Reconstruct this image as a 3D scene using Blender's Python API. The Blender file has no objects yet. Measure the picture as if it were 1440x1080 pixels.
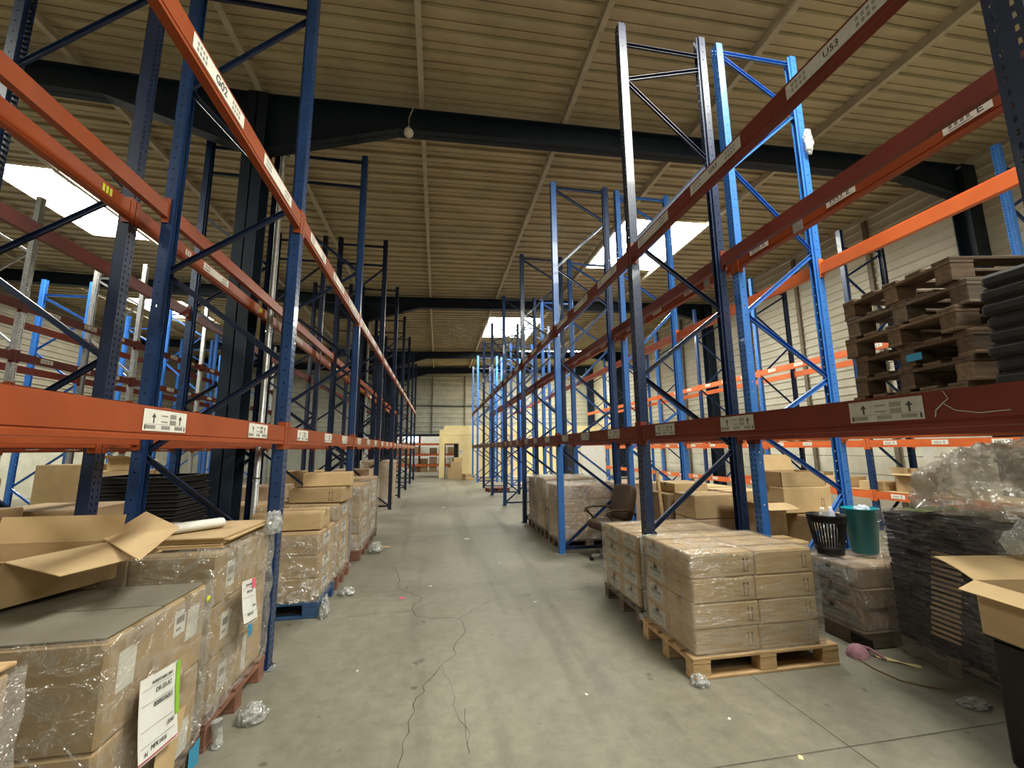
import bpy, math, random
from mathutils import Vector, Matrix, noise
rnd = random.Random(7)
PI = math.pi
scene = bpy.context.scene
COL = scene.collection

# ------------------------------------------------------------------ materials
def new_mat(name):
    m = bpy.data.materials.new(name); m.use_nodes = True
    nt = m.node_tree; nt.nodes.clear()
    out = nt.nodes.new('ShaderNodeOutputMaterial')
    return m, nt, out

def N(nt, typ, **kw):
    n = nt.nodes.new(typ)
    for k, v in kw.items():
        if k in n.inputs: n.inputs[k].default_value = v
        else: setattr(n, k, v)
    return n

def ramp(nt, fac, stops):
    r = nt.nodes.new('ShaderNodeValToRGB')
    e = r.color_ramp.elements
    while len(e) < len(stops): e.new(0.5)
    for i, (p, c) in enumerate(stops):
        e[i].position = p; e[i].color = (*c, 1)
    nt.links.new(fac, r.inputs[0])
    return r.outputs[0]

def noise_tex(nt, scale, detail=4, rough=.55, coord='Object', vscale=None, dist=0.0):
    tc = nt.nodes.new('ShaderNodeTexCoord')
    src = tc.outputs[coord]
    if vscale:
        mp = nt.nodes.new('ShaderNodeMapping'); mp.inputs['Scale'].default_value = vscale
        nt.links.new(src, mp.inputs[0]); src = mp.outputs[0]
    n = nt.nodes.new('ShaderNodeTexNoise')
    n.inputs['Scale'].default_value = scale; n.inputs['Detail'].default_value = detail
    n.inputs['Roughness'].default_value = rough; n.inputs['Distortion'].default_value = dist
    nt.links.new(src, n.inputs['Vector'])
    return n.outputs['Fac']

def pbr(name, c1, c2=None, rough=.6, metal=0., scale=8., bump=0., bscale=None, vscale=None, rand=0., lo=.35, hi=.65, spec=.5, coat=0.):
    m, nt, out = new_mat(name)
    b = nt.nodes.new('ShaderNodeBsdfPrincipled')
    b.inputs['Roughness'].default_value = rough; b.inputs['Metallic'].default_value = metal
    b.inputs['Specular IOR Level'].default_value = spec
    b.inputs['Coat Weight'].default_value = coat
    fac = noise_tex(nt, scale, vscale=vscale)
    col = ramp(nt, fac, [(lo, c1), (hi, c2 or tuple(x * .8 for x in c1))])
    if rand:
        oi = nt.nodes.new('ShaderNodeObjectInfo')
        hsv = nt.nodes.new('ShaderNodeHueSaturation')
        mr = nt.nodes.new('ShaderNodeMapRange')
        mr.inputs['To Min'].default_value = 1 - rand; mr.inputs['To Max'].default_value = 1 + rand
        nt.links.new(oi.outputs['Random'], mr.inputs[0]); nt.links.new(mr.outputs[0], hsv.inputs['Value'])
        nt.links.new(col, hsv.inputs['Color']); col = hsv.outputs[0]
    nt.links.new(col, b.inputs['Base Color'])
    if bump:
        bf = noise_tex(nt, bscale or scale * 3, vscale=vscale)
        bp = nt.nodes.new('ShaderNodeBump'); bp.inputs['Strength'].default_value = bump; bp.inputs['Distance'].default_value = .01
        nt.links.new(bf, bp.inputs['Height']); nt.links.new(bp.outputs[0], b.inputs['Normal'])
    nt.links.new(b.outputs[0], out.inputs[0])
    return m

def film(name, tint=(.9, .88, .82), base=.10, streak=.35, rough=.12, vscale=(3, 3, 14), haze=.5, bump=.5, scale=3.):
    m, nt, out = new_mat(name)
    tr = nt.nodes.new('ShaderNodeBsdfTransparent'); tr.inputs[0].default_value = (.97, .97, .96, 1)
    gl = nt.nodes.new('ShaderNodeBsdfGlossy'); gl.inputs['Roughness'].default_value = rough
    df = nt.nodes.new('ShaderNodeBsdfDiffuse'); df.inputs[0].default_value = (*tint, 1)
    tl = nt.nodes.new('ShaderNodeBsdfTranslucent'); tl.inputs[0].default_value = (*tint, 1)
    m0 = nt.nodes.new('ShaderNodeMixShader'); m0.inputs[0].default_value = .35
    nt.links.new(df.outputs[0], m0.inputs[1]); nt.links.new(tl.outputs[0], m0.inputs[2])
    m1 = nt.nodes.new('ShaderNodeMixShader'); m1.inputs[0].default_value = haze
    nt.links.new(gl.outputs[0], m1.inputs[1]); nt.links.new(m0.outputs[0], m1.inputs[2])
    tc = nt.nodes.new('ShaderNodeTexCoord'); mp = nt.nodes.new('ShaderNodeMapping')
    mp.inputs['Scale'].default_value = vscale; mp.inputs['Rotation'].default_value = (.25, .2, .0)
    nt.links.new(tc.outputs['Object'], mp.inputs[0])
    n = nt.nodes.new('ShaderNodeTexNoise')
    n.inputs['Scale'].default_value = scale; n.inputs['Detail'].default_value = 4; n.inputs['Roughness'].default_value = .6; n.inputs['Distortion'].default_value = .6
    nt.links.new(mp.outputs[0], n.inputs['Vector'])
    big = noise_tex(nt, 2.2, detail=2)
    sb = nt.nodes.new('ShaderNodeMath'); sb.operation = 'SUBTRACT'; sb.inputs[1].default_value = .5
    nt.links.new(n.outputs['Fac'], sb.inputs[0])
    ab = nt.nodes.new('ShaderNodeMath'); ab.operation = 'ABSOLUTE'; nt.links.new(sb.outputs[0], ab.inputs[0])
    mr = nt.nodes.new('ShaderNodeMapRange')                     # creases with highlight streaks painted in where the noise crosses its middle
    mr.inputs['From Min'].default_value = .0; mr.inputs['From Max'].default_value = .085
    mr.inputs['To Min'].default_value = base + streak; mr.inputs['To Max'].default_value = base
    nt.links.new(ab.outputs[0], mr.inputs[0])
    mb_ = nt.nodes.new('ShaderNodeMapRange'); mb_.inputs['From Min'].default_value = .3; mb_.inputs['From Max'].default_value = .65
    mb_.inputs['To Min'].default_value = .45; mb_.inputs['To Max'].default_value = 1.25
    nt.links.new(big, mb_.inputs[0])
    mu = nt.nodes.new('ShaderNodeMath'); mu.operation = 'MULTIPLY'; mu.use_clamp = True
    nt.links.new(mr.outputs[0], mu.inputs[0]); nt.links.new(mb_.outputs[0], mu.inputs[1])
    bp = nt.nodes.new('ShaderNodeBump'); bp.inputs['Strength'].default_value = bump; bp.inputs['Distance'].default_value = .02
    nt.links.new(mr.outputs[0], bp.inputs['Height']); nt.links.new(bp.outputs[0], gl.inputs['Normal'])
    m2 = nt.nodes.new('ShaderNodeMixShader')
    nt.links.new(mu.outputs[0], m2.inputs[0]); nt.links.new(tr.outputs[0], m2.inputs[1]); nt.links.new(m1.outputs[0], m2.inputs[2])
    nt.links.new(m2.outputs[0], out.inputs[0])
    return m

def emit(name, col, s):
    m, nt, out = new_mat(name)
    e = nt.nodes.new('ShaderNodeEmission'); e.inputs[1].default_value = s
    fac = noise_tex(nt, 1.2, vscale=(1, 1, 1))
    c = ramp(nt, fac, [(.3, col), (.7, tuple(x * .93 for x in col))])
    nt.links.new(c, e.inputs[0]); nt.links.new(e.outputs[0], out.inputs[0])
    return m

def concrete():
    m, nt, out = new_mat('concrete floor')
    b = nt.nodes.new('ShaderNodeBsdfPrincipled')
    big = noise_tex(nt, .45, detail=6, rough=.6, dist=.6)
    base = ramp(nt, big, [(.3, (.172, .162, .124)), (.5, (.240, .226, .173)), (.7, (.298, .282, .218))])
    fine = noise_tex(nt, 9, detail=8, rough=.75)
    f2 = ramp(nt, fine, [(.3, (.66, .65, .62)), (.68, (1.12, 1.12, 1.11))])
    mx = nt.nodes.new('ShaderNodeMix'); mx.data_type = 'RGBA'; mx.blend_type = 'MULTIPLY'; mx.inputs[0].default_value = .8
    nt.links.new(base, mx.inputs[6]); nt.links.new(f2, mx.inputs[7])
    # long tyre marks that run down the aisle
    tyre = noise_tex(nt, 1.6, detail=3, vscale=(1.3, .1, 1), dist=.3)
    t2 = ramp(nt, tyre, [(.36, (.70, .69, .67)), (.47, (1, 1, 1))])
    mx2 = nt.nodes.new('ShaderNodeMix'); mx2.data_type = 'RGBA'; mx2.blend_type = 'MULTIPLY'; mx2.inputs[0].default_value = .75
    nt.links.new(mx.outputs[2], mx2.inputs[6]); nt.links.new(t2, mx2.inputs[7])
    spots = noise_tex(nt, 5.5, detail=2, rough=.5)
    s2 = ramp(nt, spots, [(.25, (.45, .44, .42)), (.29, (1, 1, 1))])
    mx3 = nt.nodes.new('ShaderNodeMix'); mx3.data_type = 'RGBA'; mx3.blend_type = 'MULTIPLY'; mx3.inputs[0].default_value = .8
    nt.links.new(mx2.outputs[2], mx3.inputs[6]); nt.links.new(s2, mx3.inputs[7])
    nt.links.new(mx3.outputs[2], b.inputs['Base Color'])
    rr = nt.nodes.new('ShaderNodeMapRange'); rr.inputs['To Min'].default_value = .38; rr.inputs['To Max'].default_value = .7
    nt.links.new(fine, rr.inputs[0]); nt.links.new(rr.outputs[0], b.inputs['Roughness'])
    bp = nt.nodes.new('ShaderNodeBump'); bp.inputs['Strength'].default_value = .12; bp.inputs['Distance'].default_value = .01
    nt.links.new(fine, bp.inputs['Height']); nt.links.new(bp.outputs[0], b.inputs['Normal'])
    nt.links.new(b.outputs[0], out.inputs[0])
    return m

M = {}
M['floor'] = concrete()
M['crack'] = pbr('crack', (.085, .078, .06), (.13, .118, .092), .95, scale=25)
M['deck'] = pbr('roof deck', (.50, .435, .285), (.40, .345, .222), .75, scale=1.3)
M['purlin'] = pbr('purlin', (.50, .46, .35), (.40, .36, .27), .6, scale=4)
M['steel'] = pbr('portal steel', (.006, .012, .022), (.010, .017, .028), .5, scale=4, spec=.25)
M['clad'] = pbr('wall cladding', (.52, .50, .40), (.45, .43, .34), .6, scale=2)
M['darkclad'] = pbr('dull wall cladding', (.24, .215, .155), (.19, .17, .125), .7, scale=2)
M['endclad'] = pbr('end cladding', (.42, .42, .35), (.34, .34, .29), .6, scale=2)
M['block'] = pbr('painted block', (.66, .65, .53), (.56, .54, .43), .8, scale=3, bump=.2)
M['browntrim'] = pbr('brown trim', (.17, .14, .09), (.12, .10, .065), .6)
M['yellow'] = pbr('yellow partition', (.84, .70, .36), (.78, .64, .32), .6, scale=2)
M['whitepaint'] = pbr('white paint', (.78, .77, .72), (.70, .69, .64), .6)
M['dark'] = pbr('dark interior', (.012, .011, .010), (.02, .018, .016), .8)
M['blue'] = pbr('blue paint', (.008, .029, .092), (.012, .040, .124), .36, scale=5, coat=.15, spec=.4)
M['litblue'] = pbr('lit blue paint', (.028, .135, .43), (.036, .160, .49), .36, scale=5, coat=.2)  # same blue paint, lightened where strong light falls; also pale far-left frames
M['shadeblue'] = pbr('navy paint', (.006, .014, .042), (.010, .021, .058), .35, scale=5, coat=.15, spec=.4)  # same blue paint, darkened to carry the shade on frames and braces
M['galv'] = pbr('galvanised steel', (.50, .50, .48), (.36, .36, .35), .42, metal=.75, scale=14)
M['orange'] = pbr('orange paint', (.30, .060, .014), (.245, .047, .011), .45, scale=3, rand=.08, spec=.3)
M['redshadeorange'] = pbr('red and shaded orange paint', (.150, .024, .012), (.115, .018, .009), .45, scale=3, rand=.08, spec=.3)  # orange darkened for beam faces in shade; also the red end rack
M['litorange'] = pbr('lit orange paint', (.62, .130, .028), (.52, .105, .024), .42, scale=3, rand=.08)  # same orange, lightened for beams in the brightly lit side aisle
M['label'] = pbr('paper label', (.74, .72, .64), (.66, .64, .56), .7, scale=30)
M['greylabel'] = pbr('dull paper label', (.50, .49, .43), (.43, .42, .37), .7, scale=30)
M['ink'] = pbr('ink', (.03, .03, .03), (.06, .06, .06), .8)
M['greyink'] = pbr('grey ink', (.20, .19, .17), (.28, .27, .24), .8)
M['kraft'] = pbr('kraft cardboard', (.45, .315, .165), (.39, .27, .138), .8, scale=6, rand=.12, bump=.05, vscale=(1, 1, 3))
M['kraftlight'] = pbr('light kraft', (.56, .40, .205), (.50, .355, .18), .8, scale=6, rand=.06)
M['kraftdark'] = pbr('dark kraft', (.225, .148, .074), (.19, .122, .06), .8, scale=6, rand=.1)
M['kraftpink'] = pbr('pinkish kraft', (.44, .31, .20), (.38, .265, .17), .8, scale=6, rand=.08)
M['greytop'] = pbr('grey board', (.20, .185, .135), (.165, .15, .11), .7, scale=3)
M['tape'] = pbr('packing tape', (.30, .195, .085), (.26, .165, .07), .3, scale=5)
M['woodbrown'] = pbr('old brown wood', (.155, .098, .055), (.085, .055, .033), .85, scale=5, vscale=(1, 7, 7), rand=.35, bump=.2)
M['wood'] = pbr('pallet wood', (.50, .33, .165), (.37, .235, .11), .75, scale=5, vscale=(1, 7, 7), rand=.15, bump=.15)
M['woodgrey'] = pbr('weathered wood', (.165, .125, .085), (.10, .075, .052), .85, scale=5, vscale=(1, 7, 7), rand=.3, bump=.2)
M['woodblue'] = pbr('blue pallet wood', (.018, .055, .14), (.03, .075, .17), .6, scale=6)
M['woodred'] = pbr('red brown wood', (.23, .10, .06), (.17, .075, .045), .75, scale=6, rand=.1)
M['black'] = pbr('black plastic', (.008, .008, .008), (.014, .013, .013), .5, scale=5, spec=.3)
M['foam'] = pbr('black foam', (.010, .010, .010), (.016, .016, .015), .85, scale=25, bump=.25)
M['teal'] = pbr('teal plastic', (.0, .24, .30), (.0, .205, .26), .35)
M['white'] = pbr('white paper', (.72, .71, .66), (.66, .65, .60), .8)
M['rag'] = pbr('pale blue rag', (.42, .46, .56), (.52, .55, .63), .9, scale=20)
M['pink'] = pbr('pink cloth', (.42, .22, .27), (.34, .17, .22), .95, scale=30)
M['green'] = pbr('green paper', (.25, .50, .03), (.21, .43, .03), .7)
M['pinkpaper'] = pbr('pink paper', (.80, .10, .17), (.75, .12, .2), .7)
M['yellowpaper'] = pbr('yellow sticker', (.62, .70, .05), (.56, .64, .05), .6)
M['bluepaper'] = pbr('blue sticker', (.03, .28, .46), (.03, .24, .40), .6)
M['brownleather'] = pbr('brown upholstery', (.062, .038, .018), (.042, .026, .012), .55, scale=18, bump=.15, spec=.3)
M['chrome'] = pbr('chrome', (.6, .6, .58), (.5, .5, .5), .2, metal=.9)
M['film'] = film('stretch film', base=.16, streak=.34, vscale=(1.2, 1.2, 9), haze=.5, bump=.7, rough=.13)
M['filmheavy'] = film('crinkled film', base=.20, streak=.45, vscale=(2.2, 2.2, 3.5), bump=1., haze=.42, rough=.12)
M['filmdark'] = film('film on black stack', tint=(.42, .40, .37), base=.12, streak=.30, vscale=(1.2, 1.2, 7), haze=.5, bump=.8)
M['heapfilm'] = film('loose plastic film', tint=(.56, .52, .44), base=.48, streak=.4, vscale=(1.2, 1.2, 1.2), haze=.78, bump=.8, rough=.18)
M['bagfilm'] = film('clear bag film', tint=(.72, .74, .72), base=.45, streak=.45, vscale=(4, 4, 4), haze=.62, bump=1., rough=.1)
M['bluefilm'] = film('blue tinted film', tint=(.3, .42, .62), base=.3, streak=.2, vscale=(1, 1, 4), haze=.8)
M['sky'] = emit('sky light through panel', (1.0, .99, .89), 40.)
M['window'] = emit('daylight pane', (.62, .82, 1.0), 3.)
M['lamp'] = pbr('lamp globe', (.66, .62, .52), (.6, .56, .46), .3)
M['strip'] = pbr('green sheet film', (.12, .17, .04), (.10, .15, .035), .4)

# ------------------------------------------------------------------ mesh builder
class MB:
    def __init__(s): s.v, s.f, s.m, s.s = [], [], [], []
    def add(s, vs, fs, mi=0, sm=False):
        o = len(s.v); s.v += [tuple(p) for p in vs]
        for f in fs: s.f.append(tuple(i + o for i in f)); s.m.append(mi); s.s.append(sm)
    def hexa(s, p, mi=0):
        s.add(p, [(0, 3, 2, 1), (4, 5, 6, 7), (0, 1, 5, 4), (1, 2, 6, 5), (2, 3, 7, 6), (3, 0, 4, 7)], mi)
    def box(s, x0, x1, y0, y1, z0, z1, mi=0):
        s.hexa([(x0, y0, z0), (x1, y0, z0), (x1, y1, z0), (x0, y1, z0), (x0, y0, z1), (x1, y0, z1), (x1, y1, z1), (x0, y1, z1)], mi)
    def bbox(s, x0, x1, y0, y1, z0, z1, b=.006, mi=0):
        X, Y, Z = (x0, x1), (y0, y1), (z0, z1); vs = []; idx = {}
        for i in (0, 1):
            for j in (0, 1):
                for k in (0, 1):
                    sx, sy, sz = (1 - 2 * i) * b, (1 - 2 * j) * b, (1 - 2 * k) * b
                    idx[i, j, k] = len(vs)
                    vs += [(X[i], Y[j] + sy, Z[k] + sz), (X[i] + sx, Y[j], Z[k] + sz), (X[i] + sx, Y[j] + sy, Z[k])]
        g = lambda i, j, k, a: idx[i, j, k] + a
        fs = [(g(0,0,0,0), g(0,0,1,0), g(0,1,1,0), g(0,1,0,0)), (g(1,0,0,0), g(1,1,0,0), g(1,1,1,0), g(1,0,1,0)),
              (g(0,0,0,1), g(1,0,0,1), g(1,0,1,1), g(0,0,1,1)), (g(0,1,0,1), g(0,1,1,1), g(1,1,1,1), g(1,1,0,1)),
              (g(0,0,0,2), g(0,1,0,2), g(1,1,0,2), g(1,0,0,2)), (g(0,0,1,2), g(1,0,1,2), g(1,1,1,2), g(0,1,1,2))]
        for i in (0, 1):
            for j in (0, 1):
                fs.append((g(i,j,0,0), g(i,j,0,1), g(i,j,1,1), g(i,j,1,0)))
                fs.append((g(i,0,j,0), g(i,0,j,2), g(i,1,j,2), g(i,1,j,0)))
                fs.append((g(0,i,j,1), g(0,i,j,2), g(1,i,j,2), g(1,i,j,1)))
        for i in (0, 1):
            for j in (0, 1):
                for k in (0, 1): fs.append((g(i,j,k,0), g(i,j,k,1), g(i,j,k,2)))
        s.add(vs, fs, mi)
    def bar(s, p, q, w, t, ref=(0, 1, 0), mi=0):
        p, q = Vector(p), Vector(q); d = (q - p).normalized(); r = Vector(ref)
        a = d.cross(r)
        if a.length < 1e-4: a = d.cross(Vector((1, 0, 0)))
        a.normalize(); b = a.cross(d).normalized(); a *= w / 2; b *= t / 2
        s.hexa([p - a - b, p + a - b, p + a + b, p - a + b, q - a - b, q + a - b, q + a + b, q - a + b], mi)
    def tube(s, pts, r, n=8, mi=0, caps=True):
        pts = [Vector(p) for p in pts]; rings = []; k = len(pts); base = len(s.v)
        up = Vector((0, 0, 1))
        for i, p in enumerate(pts):
            d = (pts[min(i + 1, k - 1)] - pts[max(i - 1, 0)]).normalized()
            a = d.cross(up)
            if a.length < 1e-3: a = d.cross(Vector((0, 1, 0)))
            a.normalize(); b = d.cross(a)
            rr = r[i] if isinstance(r, (list, tuple)) else r
            for j in range(n):
                an = 2 * PI * j / n
                s.v.append(tuple(p + a * rr * math.cos(an) + b * rr * math.sin(an)))
        for i in range(k - 1):
            for j in range(n):
                s.f.append((base + i * n + j, base + i * n + (j + 1) % n, base + (i + 1) * n + (j + 1) % n, base + (i + 1) * n + j)); s.m.append(mi); s.s.append(True)
        if caps:
            s.f.append(tuple(base + j for j in range(n))); s.m.append(mi); s.s.append(False)
            s.f.append(tuple(base + (k - 1) * n + j for j in reversed(range(n)))); s.m.append(mi); s.s.append(False)
    def lathe(s, prof, n=28, mi=0, c=(0, 0), sy=1.):
        base = len(s.v); k = len(prof)
        for r, z in prof:
            for j in range(n):
                a = 2 * PI * j / n; s.v.append((c[0] + r * math.cos(a), c[1] + sy * r * math.sin(a), z))
        for i in range(k - 1):
            for j in range(n):
                s.f.append((base + i * n + j, base + i * n + (j + 1) % n, base + (i + 1) * n + (j + 1) % n, base + (i + 1) * n + j)); s.m.append(mi); s.s.append(True)
    def grid(s, fn, nu, nv, mi=0, sm=True):
        base = len(s.v)
        for i in range(nu + 1):
            for j in range(nv + 1): s.v.append(tuple(fn(i / nu, j / nv)))
        for i in range(nu):
            for j in range(nv):
                a = base + i * (nv + 1) + j
                s.f.append((a, a + 1, a + nv + 2, a + nv + 1)); s.m.append(mi); s.s.append(sm)
    def extrude(s, prof, axis, a0, a1, mi=0, caps=True, closed=True):
        # prof: list of 2D points; axis 'x' -> (y,z) profile, 'y' -> (x,z) profile
        mk = (lambda p, t: (t, p[0], p[1])) if axis == 'x' else ((lambda p, t: (p[0], t, p[1])) if axis == 'y' else (lambda p, t: (p[0], p[1], t)))
        n = len(prof); b = len(s.v)
        s.v += [mk(p, a0) for p in prof] + [mk(p, a1) for p in prof]
        for i in range(n if closed else n - 1):
            j = (i + 1) % n
            s.f.append((b + i, b + j, b + n + j, b + n + i)); s.m.append(mi); s.s.append(False)
        if caps and closed:
            s.f.append(tuple(b + i for i in reversed(range(n)))); s.m.append(mi); s.s.append(False)
            s.f.append(tuple(b + n + i for i in range(n))); s.m.append(mi); s.s.append(False)
    def mesh(s, name, mats):
        me = bpy.data.meshes.new(name); me.from_pydata(s.v, [], s.f)
        for m in mats: me.materials.append(m)
        me.polygons.foreach_set('material_index', s.m); me.polygons.foreach_set('use_smooth', s.s)
        me.update(); return me

def obj(name, me, parent=None, loc=(0, 0, 0), rz=0.):
    o = bpy.data.objects.new(name, me); COL.objects.link(o)
    o.location = loc; o.rotation_euler = (0, 0, rz)
    if parent: o.parent = parent
    return o
def B(mb, name, mats, parent=None, loc=(0, 0, 0), rz=0.):
    if not isinstance(mats, (list, tuple)): mats = [mats]
    return obj(name, mb.mesh(name, mats), parent, loc, rz)
def tag(o, label, cat, group=None, kind='thing'):
    o['label'] = label; o['category'] = cat; o['kind'] = kind
    if group: o['group'] = group
    return o
def empty(name, loc=(0, 0, 0), rz=0.):
    return obj(name, None, None, loc, rz)
def struct(o):
    o['kind'] = 'structure'; return o
ORD = 'zeroth first second third fourth fifth sixth seventh eighth ninth tenth eleventh twelfth thirteenth fourteenth fifteenth sixteenth seventeenth eighteenth nineteenth twentieth twenty-first twenty-second twenty-third twenty-fourth twenty-fifth twenty-sixth'.split()

def text(name, s, size, parent, loc, rot, mat):
    c = bpy.data.curves.new(name, 'FONT'); c.body = s; c.size = size; c.align_x = 'CENTER'; c.align_y = 'CENTER'
    c.extrude = .0004; c.materials.append(mat)
    tmp = bpy.data.objects.new('tmp', c); COL.objects.link(tmp)
    bpy.context.view_layer.update()
    me = bpy.data.meshes.new_from_object(tmp.evaluated_get(bpy.context.evaluated_depsgraph_get()))
    bpy.data.objects.remove(tmp); bpy.data.curves.remove(c)
    if not me.materials: me.materials.append(mat)
    o = bpy.data.objects.new(name, me); COL.objects.link(o); o.parent = parent; o.location = loc; o.rotation_euler = rot
    return o

# ------------------------------------------------------------------ camera
F_PX, PITCH, YAW, ROLL, CH = 584.7, .1546, .1765, -.0083, 1.608
cy, sy, cp, sp = math.cos(YAW), math.sin(YAW), math.cos(PITCH), math.sin(PITCH)
Fw = Vector((sy * cp, cy * cp, sp)); Rt = Vector((cy, -sy, 0)); Up = Rt.cross(Fw)
cr, sr = math.cos(ROLL), math.sin(ROLL)
Rt, Up = cr * Rt + sr * Up, -sr * Rt + cr * Up
cam = bpy.data.cameras.new('camera'); cam.sensor_width = 36; cam.lens = F_PX * 36 / 1440; cam.clip_start = .02; cam.clip_end = 200
co = bpy.data.objects.new('camera', cam); COL.objects.link(co)
mw = Matrix((Rt, Up, -Fw)).transposed().to_4x4(); mw.translation = (0, 0, CH); co.matrix_world = mw
scene.camera = co

# ------------------------------------------------------------------ building shell
XW, XE, YS, YN, YB = -14.5, 10.75, -9.0, 27.9, 34.0
VX = -2.7
def zc(x): return 6.87 + (.032 * (x - VX) if x > VX else .028 * (VX - x))       # top of the portal beams
PUR = .15
m = MB(); m.box(XW - .3, XE + .3, YS - .3, YB + .3, -.2, 0); struct(B(m, 'floor', M['floor']))
SKY = [(4.45, 6.70, 8.7, 11.8), (2.05, 4.35, 17.0, 20.2), (-8.9, -6.9, 8.7, 11.8), (-11.6, -9.6, 16.8, 19.8),
       (2.05, 4.35, -.6, 2.6), (-8.9, -6.9, -.8, 2.3), (4.45, 6.70, -7.5, -4.5),  # unseen skylights added over and behind the camera for their light
       (4.45, 6.70, 23.15, 24.6), (6.8, 9.1, 23.15, 24.6), (-2.65, -.40, 29.3, 31.0)]  # added out of view: two brighten the office front, one the far storage
def ceiling():
    pitch = .31; prof = [(0, .05), (.066, .05), (.067, .11), (.080, .11), (.081, .05), (.186, .05), (.187, .10), (.199, .10), (.20, .0), (.29, 0), (.30, .05), (.31, .05)]
    xs = sorted(set([XW - .1, VX, XE + .1] + [a for s in SKY for a in s[:2]]))
    m = MB(); n = int((YB - YS) / pitch)
    for xa, xb in zip(xs, xs[1:]):
        for i in range(n):
            y0 = YS + i * pitch
            if any(s[0] <= xa + .01 and s[1] >= xb - .01 and s[2] <= y0 + .01 and s[3] >= y0 + pitch - .01 for s in SKY): continue
            za, zb = zc(xa) + PUR, zc(xb) + PUR
            vs = [(xa, y0 + p, za + z) for p, z in prof] + [(xb, y0 + p, zb + z) for p, z in prof]
            k = len(prof)
            m.add(vs, [(j, j + 1, k + j + 1, k + j) for j in range(k - 1)])
    struct(B(m, 'ceiling', M['deck']))
ceiling()
m = MB(); m.box(XW - .3, XE + .3, YS - .3, YB + .3, 7.62, 7.7); struct(B(m, 'roof', M['deck']))
# skylights, real and added: raised kerb with a bright ribbed panel above it
for i, (xa, xb, ya, yb) in enumerate(SKY):
    za, zb = zc(xa) + PUR, zc(xb) + PUR
    m = MB(); h = .17
    for (px, py, qx, qy) in ((xa, ya, xb, ya), (xb, ya, xb, yb), (xb, yb, xa, yb), (xa, yb, xa, ya)):
        zp, zq = zc(px) + PUR, zc(qx) + PUR
        m.add([(px, py, zp - .02), (qx, qy, zq - .02), (qx, qy, zq + h), (px, py, zp + h)], [(0, 1, 2, 3)])
    w = struct(B(m, 'window_%d' % (i + 1), M['purlin']))
    m = MB(); k = 24
    for j in range(k):
        y0, y1 = ya + (yb - ya) * j / k, ya + (yb - ya) * (j + 1) / k; ym = (y0 + y1) / 2
        for (p, q, dz1, dz2) in ((y0, ym, 0, .03), (ym, y1, .03, 0)):
            m.add([(xa, p, za + h + dz1), (xa, q, za + h + dz2), (xb, q, zb + h + dz2), (xb, p, zb + h + dz1)], [(0, 1, 2, 3)])
    struct(B(m, 'pane', M['sky'], w))
    if i in (0, 2):
        m = MB()
        for t in (.25, .5, .75):
            y = ya + (yb - ya) * t; m.box(xa, xb, y - .012, y + .012, min(za, zb) + .08, min(za, zb) + .10)
        struct(B(m, 'frame', M['purlin'], w))
# purlins
m_i = 0
for k in range(-6, 6):
    x = -.35 + 2.35 * k
    if x < XW or x > XE - .3: continue
    m = MB(); z = zc(x)
    prof = [(x - .03, z), (x + .05, z), (x + .05, z + .02), (x - .01, z + .02), (x - .01, z + PUR), (x - .03, z + PUR)]
    m.extrude(prof, 'y', YS, YN)
    for y in (2.0, 9.0, 12.2, 17.4): m.box(x - .04, x + .06, y - .25, y + .25, z - .006, z + .03)
    m_i += 1; struct(B(m, 'trim_%d' % m_i, M['purlin']))
# portal frames
def ibeam_x(m, xa, za, xb, zb, y, d0, d1, fw=.2):
    # web + flanges of a rafter from (xa,za) to (xb,zb) top line, depths d0,d1
    m.hexa([(xa, y - .012, za - d0), (xb, y - .012, zb - d1), (xb, y + .012, zb - d1), (xa, y + .012, za - d0),
            (xa, y - .012, za), (xb, y - .012, zb), (xb, y + .012, zb), (xa, y + .012, za)])
    for da, db in ((0, 0), (d0 - .02, d1 - .02)):
        m.hexa([(xa, y - fw / 2, za - da - .02), (xb, y - fw / 2, zb - db - .02), (xb, y + fw / 2, zb - db - .02), (xa, y + fw / 2, za - da - .02),
                (xa, y - fw / 2, za - da), (xb, y - fw / 2, zb - db), (xb, y + fw / 2, zb - db), (xa, y + fw / 2, za - da)])
PORT = [-2.3, 6.1, 14.5, 22.9, 27.6]
for i, y in enumerate(PORT):
    m = MB(); D = .38
    for (xa, da, xb, db) in ((VX, .95, VX + 2.0, D), (VX + 2.0, D, 9.0, D), (9.0, D, 10.45, .72), (VX, .95, VX - 2.0, D), (VX - 2.0, D, XW, D)):
        ibeam_x(m, xa, zc(xa), xb, zc(xb), y, da, db)
    m_i += 1; struct(B(m, 'trim_%d' % m_i, M['steel']))
    for cx, top, w in ((VX, zc(VX) - .02, .28), (10.55, zc(10.4) - .02, .34)):
        if abs(y - 27.6) < .1 and cx < 0: pass
        m = MB(); d = .30
        m.box(cx - w / 2, cx + w / 2, y - d / 2, y - d / 2 + .018, 0, top); m.box(cx - w / 2, cx + w / 2, y + d / 2 - .018, y + d / 2, 0, top)
        m.box(cx - .008, cx + .008, y - d / 2, y + d / 2, 0, top)
        m.box(cx - w / 2 - .05, cx + w / 2 + .05, y - d / 2 - .05, y + d / 2 + .05, 0, .02)
        struct(B(m, 'column', M['steel']))
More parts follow.
